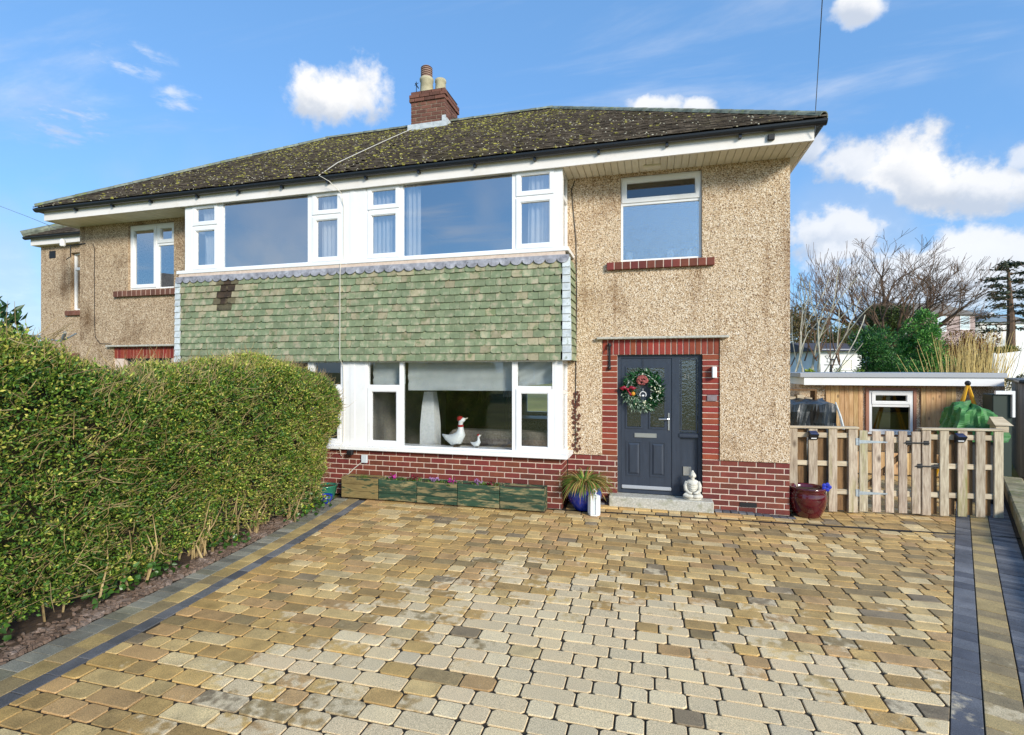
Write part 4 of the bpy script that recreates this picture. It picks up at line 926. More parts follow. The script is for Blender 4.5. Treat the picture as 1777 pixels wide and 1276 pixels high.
# ------------------------------------------------------------------ behind the windows
def indoors():
    def curtain(x0, x1, z0, z1, y, label, amp=.022, wl=.075, taper=0):
        n = max(8, int((x1-x0)/wl*6)); rows = 6; V = []; F = []
        for r in range(rows+1):
            t = r/rows
            for i in range(n+1):
                x = x0+(x1-x0)*i/n; x = x+(taper*(1-t)*(i/n-.5)); ph = 2*math.pi*i/n*(x1-x0)/wl
                V.append((x, y+amp*math.sin(ph)+.4*amp*math.sin(2.3*ph+1), z0+(z1-z0)*t))
        for r in range(rows):
            for i in range(n): a = r*(n+1)+i; F.append((a, a+1, a+n+2, a+n+1))
        g = Geo(); g.add(V, F); o = put('curtain', g.mesh('curtain', True), m_cloth)
        tag(o, label, 'curtain', 'curtains in the upstairs bay windows')
    curtain(-4.42, -3.88, 3.83, 4.98, 7.52, 'white net curtain filling the upstairs casement nearest the party post, right-hand house')
    curtain(-3.80, -3.55, 3.83, 4.98, 7.52, 'white curtain drawn to the left of the large upstairs pane, right-hand house')
    curtain(-1.78, -1.40, 3.83, 4.98, 7.52, 'white curtain in the right-hand upstairs casement next to the pebble-dash', taper=.04)
    curtain(-7.86, -7.42, 3.83, 4.98, 7.53, 'white curtain gathered in the leftmost upstairs bay casement', taper=-.2)
    curtain(-5.36, -4.94, 3.83, 4.98, 7.52, 'white curtain in the left-hand house casement beside the party post')
    # roller blind with a creased hem, over the whole ground floor bay
    def blind(x0, x1, zb0, zb1, label, sag=0):
        n = 24; V = []; F = []; rows = 10
        for r in range(rows+1):
            for i in range(n+1):
                t = i/n; x = x0+(x1-x0)*t; zb = zb0+(zb1-zb0)*t; z = 2.17+(zb-2.17)*r/rows
                V.append((x, 7.565+.008*math.sin(r*2.1+5*t*r*.3)+sag*.02*math.sin(9*t+r)+(.012 if r == 7 else 0), z))
        for r in range(rows):
            for i in range(n): a = r*(n+1)+i; F.append((a, a+1, a+n+2, a+n+1))
        tag(put('roller_blind', Geo().add(V, F).mesh('blind', True), m_blind), label, 'blind', 'blinds in the ground floor bay')
    blind(-4.42, -3.84, 1.79, 1.79, 'pale blind in the small top light left of the large ground floor pane')
    blind(-3.79, -2.02, 1.70, 1.71, 'pale blind pulled a third of the way down the large ground floor pane', .3)
    blind(-1.95, -1.40, 1.78, 1.83, 'pale crumpled blind in the small top light at the right-hand end of the bay', 1.2)
    # floor lamp
    t = thing('floor_lamp', 'tall white tapered paper floor lamp behind the ground floor window', 'lamp', (-3.62, 8.05, .1))
    n = 4; pr = [(.125, .42), (.135, .7), (.13, 1.1), (.105, 1.45), (.08, 1.66)]; g = Geo()
    for (r0, z0), (r1, z1) in zip(pr[:-1], pr[1:]):
        q = [(1,1), (-1,1), (-1,-1), (1,-1)]
        for i in range(4):
            a, b = q[i], q[(i+1) % 4]; g.add([(-3.62+a[0]*r0, 8.05+a[1]*r0, z0), (-3.62+b[0]*r0, 8.05+b[1]*r0, z0), (-3.62+b[0]*r1, 8.05+b[1]*r1, z1), (-3.62+a[0]*r1, 8.05+a[1]*r1, z1)], [(3,2,1,0)])
    put('lamp_shade', g.mesh('shade'), m_paper, t); put('lamp_base', Geo().cbox(-3.745, -3.495, 7.925, 8.175, .1, .418, .01).mesh('lb'), m_paper, t)
    # sofa with a throw
    t = thing('sofa', 'beige sofa with a grey throw over its back, seen through the ground floor window', 'sofa', (-2.4, 8.6, .1))
    put('seat', Geo().cbox(-3.3, -1.5, 8.55, 9.4, .1, .55, .04).mesh('seat'), m_sofa, t); put('backrest', Geo().cbox(-3.3, -1.5, 8.25, 8.54, .1, .93, .05).mesh('back'), m_sofa, t)
    put('throw', Geo().cbox(-3.37, -1.45, 8.20, 8.62, .72, 1.0, .07).mesh('throw'), m_throw, t)
    # big dandelion picture
    t = thing('wall_picture', 'large dark brown picture of a seed head on the room wall', 'picture', (-3.9, 11.15, 1.0)); put('canvas', Geo().box(-4.55, -3.2, 11.15, 11.195, .75, 2.3).mesh('canvas'), mat('brown canvas', lin('#33251b'), 5, .8), t)
    g = Geo()
    for cx, cz, k, rr in ((-3.75, 1.7, 70, .5), (-4.25, 1.35, 40, .35)):
        for i in range(k):
            a = 2*math.pi*i/k+rnd.uniform(-.05, .05); r = rr*rnd.uniform(.6, 1); x, z = cx+r*math.cos(a), cz+r*math.sin(a)
            if -4.53 < x < -3.22 and .78 < z < 2.28: g.tube([(cx, 11.147, cz), (x, 11.147, z)], .003, 3)
    put('seed_head', g.mesh('sh'), mat('gold print', lin('#7d6440'), 5, .8), t)
    # dining table beyond
    t = thing('dining_table', 'wooden dining table at the back of the room', 'table', (-2.75, 12.2, .1)); mw = mat('table wood', lin('#a3773f'), 5, .5)
    put('table_top', Geo().cbox(-3.4, -2.1, 11.8, 12.6, .84, .88, .01).mesh('tt'), mw, t)
    for x in (-3.3, -2.2):
        for y in (11.88, 12.52): put('leg', Geo().lathe([(.03, 0), (.04, .1), (.025, .3), (.04, .6), (.04, .74)], 8, (x, y, .1)).mesh('leg'), mw, t)
    # geese on the sill
    def goose(x, y, z, s, label):
        t = thing('goose_figurine', label, 'figurine', (x, y, z)); g = Geo(); P = lambda a, b, c: (x+a*s, y+b*s, z+c*s)
        g.tube([P(-.30, 0, .24), P(-.20, 0, .18), P(-.08, 0, .14), P(.04, 0, .17), P(.10, 0, .26), P(.10, 0, .36), P(.095, 0, .46), P(.11, 0, .52), P(.15, 0, .545), P(.19, 0, .56)],
               [.012*s, .06*s, .115*s, .13*s, .10*s, .06*s, .045*s, .055*s, .048*s, .025*s], 12)
        put('body', g.mesh('goose', True), mat('white glaze', lin('#e8eae8'), 5, .35), t)
        put('beak', Geo().tube([P(.19, 0, .56), P(.25, 0, .585)], [.02*s, .008*s], 8).mesh('beak'), mat('beak', lin('#cfc8b0'), 5, .5), t)
        for b in (-.04, .04): put('foot', Geo().box(x+(-.03)*s, x+.07*s, y+(b-.03)*s, y+(b+.03)*s, z, z+.03*s).mesh('foot'), m_soil, t)
        mr = mat('red felt', lin('#a31a1e'), 9, .8)
        put('bonnet', Geo().blob(P(.085, 0, .565), (.07*s, .062*s, .055*s), 10, 6).mesh('hat', True), mr, t)
        if s > .6: put('scarf', Geo().lathe([(.05*s, -.025*s), (.066*s, 0), (.05*s, .025*s)], 12, P(.097, 0, .42)).mesh('scarf', True), mr, t)
    put('inner_sill', Geo().box(-4.44, -1.3, 7.4705, 7.68, .80, .822).mesh('isill'), m_white, HR)
    goose(-2.97, 7.575, .822, .78, 'large white goose figurine with red bonnet and scarf on the window sill'); goose(-2.63, 7.575, .822, .34, 'small white gosling figurine on the window sill right of the goose')
    for i, x in enumerate((-.33, .27, .53)):
        tag(put('beaker', Geo().lathe([(.04, 0), (.055, .15), (.05, .15), (.036, .01)], 12, (x, 8.03, 3.66)).mesh('beaker', True), m_white), ['white beaker at the left end of the bathroom window', 'white beaker right of centre in the bathroom window', 'white beaker at the right end of the bathroom window'][i], 'beaker', 'beakers in the bathroom window')
    put('window_board', Geo().box(-.44, .69, 8.0005, 8.12, 3.64, 3.659).mesh('wb'), m_white, HR)
indoors()

# ------------------------------------------------------------------ wreath on the door
def wreath():
    c = Vector((-.125, 7.915, 1.72)); t = thing('wreath', 'evergreen wreath with red hydrangea head and bow hanging on the front door', 'wreath', (c.x, 7.95, c.z-.33))
    n = 1500; a = NP.uniform(0, 2*math.pi, n); r = .225+NP.normal(0, .03, n); P = np.stack([c.x+r*np.cos(a), c.y+NP.normal(0, .016, n), c.z+r*np.sin(a)], 1)
    tang = np.stack([-np.sin(a), np.zeros(n), np.cos(a)], 1); rad = np.stack([np.cos(a), np.zeros(n), np.sin(a)], 1)
    A = tang*NP.uniform(.1, .9, n)[:, None]+rad*NP.uniform(-.8, 1.1, n)[:, None]+np.array([0, -.35, 0])+NP.normal(0, .25, (n, 3)); B = unit(n)
    pale = ((np.sin(a*1.0+.6) < -.55) & (NP.random(n) < .55)) | (NP.random(n) < .08)
    cols = np.where(pale[:, None], np.array(lin('#a9bba4')), np.array(lin('#1f5a2c'))*NP.uniform(.45, 1.35, n)[:, None])
    P[:, 1] = np.minimum(P[:, 1], 7.955)
    put('foliage', leafmesh('foliage', P, A, B, NP.uniform(.05, .11, n), NP.uniform(.012, .03, n), cols), m_leaf, t)
    g = Geo(); k = 40; pts = [(c.x+.235*math.cos(q)*(1+.04*math.sin(5*q)), c.y-.03, c.z+.235*math.sin(q)*(1+.05*math.cos(4*q))) for q in np.linspace(-1.6, 3.6, k)]; g.tube(pts, .0055, 5)
    for p in pts[::2]: g.tube([p, (p[0]+rnd.uniform(-.04, .04), p[1]-.01, p[2]+rnd.uniform(-.04, .04))], .004, 4)
    put('white_twig_ring', g.mesh('ring'), mat('frosted twig', lin('#dfe6d8'), 5, .7), t)
    g = Geo()
    for i in range(90): v = unit(1)[0]; g.blob((c.x-.01+v[0]*.075, c.y-.055-abs(v[1])*.03, c.z+.155+v[2]*.065), (.015, .01, .015), 5, 3, .2)
    put('hydrangea_head', g.mesh('hyd'), mat('dried red petals', [(.3, lin('#6d2a2c')), (.7, lin('#b56a62'))], 30, .8, rnd_=.3, island=1), t)
    mr = mat('red ribbon', lin('#8c1730'), 5, .45); g = Geo()
    for sx in (-1, 1): g.tube([(c.x-.22, c.y-.07, c.z+.02), (c.x-.22+sx*.05, c.y-.08, c.z+.05), (c.x-.22+sx*.10, c.y-.075, c.z+.035), (c.x-.22+sx*.06, c.y-.07, c.z+.005)], [.012, .026, .03, .01], 8)
    g.blob((c.x-.22, c.y-.085, c.z+.02), (.022, .02, .02)); g.tube([(c.x-.22, c.y-.07, c.z+.01), (c.x-.17, c.y-.07, c.z-.07)], [.012, .02], 6); put('bow', g.mesh('bow', True), mr, t)
    put('dried_orange', Geo().blob((c.x-.14, c.y-.07, c.z-.045), (.03, .02, .03), 12, 8).mesh('or', True), mat('orange peel', lin('#c98a1e'), 9, .6), t)
    g = Geo()
    for i in range(34): q = rnd.choice((rnd.uniform(-.2, .6), rnd.uniform(4.2, 5.6), 1.6)); rr = rnd.uniform(.14, .27); g.blob((c.x+rr*math.cos(q), c.y-.045, c.z+rr*math.sin(q)), (.012, .012, .012), 6, 4)
    tag(put('white_berries', g.mesh('ber', True), mat('cream berry', lin('#e6e4c4'), 9, .5), t), kind='stuff')
    g = Geo().tube([(c.x, c.y-.005, c.z+.03), (c.x, c.y-.005, c.z-.02)], .003, 4); g.tube([(c.x+.045*math.cos(q), c.y-.01, c.z-.06+.045*math.sin(q)) for q in np.linspace(-.6, 3.74, 14)], .006, 5); g.blob((c.x, c.y-.012, c.z-.075), (.02, .01, .015)); put('hanging_bauble', g.mesh('bb'), m_white, t)
    put('hanger', Geo().tube([(c.x, 7.955, c.z+.2), (c.x, 7.955, 2.2)], .003, 4).mesh('hg'), m_iron, t)
wreath()

# ------------------------------------------------------------------ planters along the bay
def planters():
    xs = [-4.74, -4.09, -3.437, -2.784, -2.127, -1.462]; where = ['leftmost, bare-wood planter box beside the small pots', 'second planter box from the left, green paint flaking at its foot', 'middle green planter box under the bay window', 'fourth planter box from the left, worn green boards', 'rightmost green planter box, white flakes showing, no flowers']
    for i in range(5):
        x0, x1 = xs[i]+.006, xs[i+1]-.006; t = thing('planter_box', where[i], 'planter', ((x0+x1)/2, 7.2, 0), 'wooden planter boxes under the bay window'); h = .335+.01*rnd.random(); m = m_planter2 if i == 0 else m_planter; k = 3
        for q in range(k):
            z0 = .02+q*(h-.02)/k
            for (a, b, c, d) in ((x0, x1, 7.135, 7.157), (x0, x1, 7.352, 7.374)):
                put('board', Geo().cbox(a, b, c+rnd.uniform(-.002, .002), d, z0+.002, z0+(h-.02)/k-.002, .004).mesh('board'), m, t)
            for a in (x0, x1-.022): put('board', Geo().box(a, a+.022, 7.1575, 7.3515, z0+.003, z0+(h-.02)/k-.003).mesh('board'), m, t)
        put('soil', Geo().box(x0+.023, x1-.023, 7.158, 7.351, .03, h-.03).mesh('soil'), m_soil, t)
        for a in (x0, x1-.05): put('foot_batten', Geo().box(a, a+.05, 7.15, 7.36, 0, .019).mesh('ft'), m_soil, t)
    def clump(x, z, kind, label):
        n = 260 if kind != 'grass' else 120; P = np.stack([x+NP.normal(0, .05, n), 7.25+NP.normal(0, .035, n), np.full(n, z)], 1); A = NP.normal(0, .6, (n, 3)); A[:, 2] = np.abs(A[:, 2])+.5
        cols = np.array(lin('#55702c'))*NP.uniform(.6, 1.6, n)[:, None]
        t = thing('bedding_plant', label, 'plant', (x, 7.25, z), 'bedding plants in the planter boxes')
        put('foliage', leafmesh('f', P, A, unit(n), NP.uniform(.03, .075, n), NP.uniform(.012, .022, n) if kind != 'grass' else .006, cols), m_leaf, t)
        if kind == 'grass': return
        c = {'pink': '#b83a92', 'red': '#84243a', 'mauve': '#b48aba'}[kind]; m = 32; P = np.stack([x+NP.normal(0, .035, m), 7.22+NP.normal(0, .025, m), z+.06+NP.normal(0, .016, m)], 1); A = unit(m); A[:, 1] -= .6
        put('flowers', leafmesh('fl', P, A, unit(m), .032, .034, np.array(lin(c))*NP.uniform(.7, 1.3, m)[:, None]), m_leaf, t)
    for x, k, l in ((-4.42, 'grass', 'tuft of green shoots in the bare-wood planter box'), (-3.86, 'pink', 'pink primrose in the second planter box'), (-3.52, 'red', 'dark pink primrose at the right end of the second planter box'), (-3.18, 'mauve', 'pale mauve primrose in the middle planter box'), (-2.9, 'pink', 'bright magenta primrose at the right end of the middle planter box'), (-2.5, 'mauve', 'mauve and white primrose in the fourth planter box'), (-2.28, 'red', 'dark red primrose at the right end of the fourth planter box')):
        clump(x, .305, k, l)
planters()

# ------------------------------------------------------------------ pots, lantern, statue
def pot(nm, x, y, prof, m, label, soil=None, z=0):
    t = thing(nm, label, 'pot', (x, y, z)); put('glazed_body', Geo().lathe(prof, 32, (x, y, z)).mesh('pot', True), m, t)
    if soil: put('compost', Geo().lathe([(.001, soil[1]-.02), (soil[0], soil[1]-.01), (soil[0]*.6, soil[1]+.005), (.001, soil[1]+.012)], 20, (x, y, z)).mesh('soil', True), m_soil, t)
    return t
pot('plant_pot', -.945, 7.5, [(.001, 0), (.13, 0), (.15, .015), (.22, .12), (.25, .22), (.245, .30), (.215, .365), (.225, .38), (.22, .395), (.2, .395), (.195, .36), (.001, .34)], m_bluegl, 'cobalt blue glazed pot with a strappy plant left of the door step', (.195, .375))
pot('plant_pot', 2.09, 7.98, [(.001, 0), (.15, 0), (.165, .015), (.215, .12), (.24, .24), (.232, .32), (.215, .36), (.232, .385), (.236, .41), (.215, .412), (.205, .38), (.2, .35), (.001, .34)], m_redgl, 'oxblood red glazed pot at the corner of the house by the fence', (.2, .37))
pot('plant_pot', -4.93, 7.02, [(.001, 0), (.11, 0), (.12, .01), (.15, .12), (.165, .2), (.175, .21), (.175, .225), (.155, .225), (.15, .2), (.001, .18)], m_greengl, 'green glazed pot between the hedge end and the planter boxes', (.15, .205))
pot('plant_pot', -4.78, 6.80, [(.001, 0), (.055, 0), (.06, .008), (.095, .07), (.10, .115), (.105, .12), (.105, .13), (.09, .13), (.085, .11), (.001, .1)], m_bluegl, 'small blue pot in front of the green pot by the hedge', (.085, .115))
def spray(nm, x, y, z, n, rx, ln, label, cols, droop=.5, w=.012, up=1.0):
    t = thing(nm, label, 'plant', (x, y, z)); K = 6; V = []; F = []; C = []
    for i in range(n):
        a = rnd.uniform(0, 2*math.pi); l = ln*rnd.uniform(.5, 1.1); o = rx*math.sqrt(rnd.random()); b = Vector((x+.5*o*math.cos(a), y+.5*o*math.sin(a), z)); d = Vector((math.cos(a)*rnd.uniform(.2, .9), math.sin(a)*rnd.uniform(.2, .9), up*rnd.uniform(.6, 1))).normalized(); sd = d.cross(Vector((0,0,1))).normalized(); p = b.copy(); c = Vector(rnd.choice(cols))*rnd.uniform(.7, 1.3); n0 = len(V)
        for k in range(K+1):
            ww = w*(1-(k/K)**2)*rnd.uniform(.9, 1.1)+.001
            V += [p-sd*ww/2, p+sd*ww/2]; C += [(*c, 1)]*2; d = (d+Vector((0,0,-droop*.32))).normalized(); p = p+d*l/K
            if y > 7.4 and p.y > 7.86: p.y = 7.86
        F += [(n0+2*k, n0+2*k+1, n0+2*k+3, n0+2*k+2) for k in range(K)]
    put('blades', npmesh('blades', [tuple(v) for v in V], F, C), m_leaf, t)
spray('strappy_plant', -.945, 7.5, .37, 560, .2, .46, 'green and straw strappy grass plant spilling from the blue pot', [lin('#5f8a34'), lin('#79963e'), lin('#4d7a30'), lin('#b5a35a'), lin('#c9b06a'), lin('#a77a4a')], .95, .017, .75)
spray('wispy_plant', -4.93, 7.02, .2, 40, .12, .12, 'short sprouting plant in the green pot by the hedge', [lin('#8a9a3c'), lin('#b5a050')], .5, .006)
g = Geo().tube([(2.27, 7.86, .30), (2.29, 7.86, .43)], .006, 5); wh = tag(put('garden_windmill', g.mesh('wm'), m_iron), 'small blue flower windmill stuck in the rim of the red pot', 'ornament')
g = Geo()
for k in range(5): a = 2*math.pi*k/5; g.blob((2.29+.035*math.cos(a), 7.845, .44+.035*math.sin(a)), (.028, .006, .028), 8, 5)
put('petals', g.mesh('pt'), mat('blue petal', lin('#1d2fa8'), 4, .4), wh)
def lantern():
    x, y = -.775, 7.225; t = thing('lantern', 'white slatted metal lantern standing in front of the blue pot', 'lantern', (x, y, 0)); R_ = .082; n = 6
    put('base_plate', Geo().lathe([(R_, 0), (R_, .022)], n, (x, y, .006)).mesh('lp'), m_white, t); put('top_plate', Geo().lathe([(R_, 0), (R_, .018), (.03, .03)], n, (x, y, .262)).mesh('lp'), m_white, t)
    for k in range(n):
        a = 2*math.pi*k/n; put('corner_post', Geo().box(-.009, .009, -.009, .009, .0285, .2615).mesh('cp'), m_white, t, TR(x+R_*.93*math.cos(a), y+R_*.93*math.sin(a), 0, a))
        b = a+math.pi/n; put('lantern_pane', Geo().box(-.001, .001, -.032, .032, .03, .26).mesh('pn'), mat('milky pane', lin('#dfe6e8'), 4, .3) if 'milky pane' not in MATS else MATS['milky pane'], t, TR(x+R_*.78*math.cos(b), y+R_*.78*math.sin(b), 0, b))
    put('handle', Geo().tube([(x-.018, y, .288), (x-.03, y, .33), (x, y, .365), (x+.03, y, .335), (x+.018, y, .288)], .008, 6).mesh('hd'), m_white, t)
    put('foot_ring', Geo().lathe([(.06, 0), (.06, .006)], n, (x, y, 0)).mesh('fr'), m_white, t)
lantern()
def buddha():
    x, y, z = .567, 7.82, .17; t = thing('buddha_statue', 'pale stone seated meditating statue on the right end of the door step', 'statue', (x, y, z)); P = lambda a, b, c: (x+a, y+b, z+c)
    g = Geo().lathe([(.001, 0), (.12, 0), (.125, .015), (.115, .035), (.001, .036)], 24, (x, y, z), 1, .72)
    g.blob(P(0, 0, .185), (.078, .058, .105), 20, 12); g.blob(P(0, .005, .235), (.088, .05, .052), 20, 10)         # torso, shoulders
    for s in (-1, 1):
        g.tube([P(s*.02, -.01, .07), P(s*.085, -.035, .072), P(s*.105, -.06, .062), P(s*.05, -.085, .055), P(-s*.03, -.085, .058)], [.045, .044, .036, .028, .02], 12)   # folded legs
        g.tube([P(s*.075, .0, .25), P(s*.098, -.005, .19), P(s*.092, -.03, .13), P(s*.05, -.068, .105), P(s*.01, -.078, .1)], [.028, .029, .026, .019, .014], 12)   # arms to the lap
    g.tube([P(0, 0, .27), P(0, -.004, .31)], [.03, .026], 12); g.blob(P(0, -.006, .345), (.041, .043, .052), 20, 12); g.blob(P(0, 0, .392), (.02, .02, .022), 12, 8); g.blob(P(0, -.049, .342), (.007, .009, .012), 8, 6)
    for s in (-1, 1): g.blob(P(s*.041, 0, .335), (.008, .012, .026), 8, 6); g.blob(P(s*.016, -.043, .352), (.009, .005, .004), 8, 5)
    g.blob(P(0, -.046, .321), (.011, .005, .004), 8, 5)
    for k in range(4): g.tube([P(-.07+.01*k, -.045-.004*k, .25-.035*k), P(-.01, -.062, .215-.03*k), P(.055-.004*k, -.05, .225-.03*k)], .006, 6)   # robe folds
    put('figure', g.mesh('buddha', True), m_stone, t)
buddha()

# ------------------------------------------------------------------ fence and gate between the house and the boundary
def fence_gate():
    A, B = Vector((1.90, 8.16, 0)), Vector((4.60, 8.47, 0)); d = (B-A).normalized(); rz = math.atan2(d.y, d.x); M = TR(A.x, A.y, 0, rz); L_ = (B-A).length
    def piece(nm, x0, x1, y0, y1, z0, z1, m, par, c=.004): return put(nm, Geo().cbox(x0, x1, y0, y1, z0, z1, c).mesh(nm), m, par, M)
    def bay(x0, x1, n, label, led):
        t = thing('fence_panel', label, 'fence', M @ Vector(((x0+x1)/2, 0, 0))); top = 1.20
        for z in (.30, .70, 1.10): piece('rail', x0, x1, .012, .05, z-.035, z+.035, m_rail, t)
        bw = .115; pitch = (x1-x0-bw)/(n-1)
        for i in range(n):
            xx = x0+i*pitch; piece('board', xx, xx+bw+rnd.uniform(-.004, .004), -.012, .0115, .02, top-.004, m_wood, t)
            if i < n-1: piece('rear_board', xx+bw-.01, xx+pitch+.0, .051, .07, .03, top-.02, m_wood2, t)
        piece('capping', x0-.015, x1+.015, -.03, .075, top-.002, top+.026, m_rail, t); return t
    t1 = bay(.0, .90, 4, 'hit-and-miss timber fence panel beside the house corner, behind the red pot', None)
    t2 = bay(1.72, L_, 5, 'hit-and-miss timber fence panel between the gate and the boundary kerb', None)
    piece('post', .80, .90, .0505, .14, .0, 1.19, m_wood, t1); piece('post', 1.72, 1.81, .0505, .14, .0, 1.19, m_wood, t2)
    g = thing('garden_gate', 'weathered picket gate hung between the two fence panels', 'gate', M @ Vector((1.3, 0, .04)))
    for z in (.30, 1.05): piece('rail', .93, 1.70, .014, .05, z-.04, z+.04, m_rail, g)
    put('brace', Geo().add([(.95, .018, .345), (1.03, .018, .345), (1.68, .018, 1.005), (1.60, .018, 1.005), (.95, .045, .345), (1.03, .045, .345), (1.68, .045, 1.005), (1.60, .045, 1.005)], [(0,1,2,3), (7,6,5,4), (0,4,5,1), (1,5,6,2), (2,6,7,3), (3,7,4,0)]).mesh('brace'), m_wood2, g, M)
    for i in range(5): xx = .925+i*.167; piece('board', xx, xx+.108, -.012, .0135, .035, 1.17+rnd.uniform(-.01, .012), m_wood, g)
    for z in (.30, 1.02):
        h = Geo().box(.875, .915, -.018, -.0125, z-.05, z+.05); h.add([(.916, -.018, z-.025), (1.28, -.018, z-.008), (1.28, -.018, z+.008), (.916, -.018, z+.025), (.916, -.0125, z-.025), (1.28, -.0125, z-.008), (1.28, -.0125, z+.008), (.916, -.0125, z+.025)], [(0,1,2,3), (7,6,5,4), (0,4,5,1), (1,5,6,2), (2,6,7,3), (3,7,4,0)]); h.tube([(.9155, -.018, z-.05), (.9155, -.018, z+.05)], .007, 6)
        put('tee_hinge', h.mesh('hinge'), m_zinc, g, M)
    for z, x0, x1 in ((1.02, 1.52, 1.80), (.70, 1.66, 1.92)):
        h = Geo().box(x0, x0+.06, -.02, -.0125, z-.03, z+.03).box(x1-.06, x1, -.02, -.0125, z-.03, z+.03).tube([(x0-.02, -.026, z), (x1, -.026, z)], .009, 6); put('bolt', h.mesh('bolt'), m_iron, g, M)
    for k, (xx, l) in enumerate(((.31, 'black solar light on the fence panel beside the house'), (2.17, 'black solar light on the fence panel right of the gate'))):
        s = thing('solar_light', l, 'light', M @ Vector((xx, -.02, 1.03)), 'solar lights on the fence'); put('light_body', Geo().add([(xx-.055, -.0125, 1.03), (xx+.055, -.0125, 1.03), (xx+.055, -.0125, 1.16), (xx-.055, -.0125, 1.16), (xx-.055, -.05, 1.05), (xx+.055, -.05, 1.05), (xx+.055, -.10, 1.12), (xx-.055, -.10, 1.12)], [(3,2,1,0), (4,5,6,7), (0,1,5,4), (1,2,6,5), (2,3,7,6), (3,0,4,7)]).mesh('lb'), m_black, s, M)
        put('solar_panel', Geo().add([(xx-.05, -.097, 1.122), (xx+.05, -.097, 1.122), (xx+.05, -.016, 1.163), (xx-.05, -.016, 1.163)], [(0,1,2,3)]).mesh('sp'), mat('solar cell', lin('#2d3a5c'), 4, .15) if 'solar cell' not in MATS else MATS['solar cell'], s, M)
        put('lamp_lens', Geo().box(xx-.035, xx+.035, -.062, -.052, 1.056, 1.076).mesh('ll'), m_white, s, M @ TR(0, 0, 0))
fence_gate()

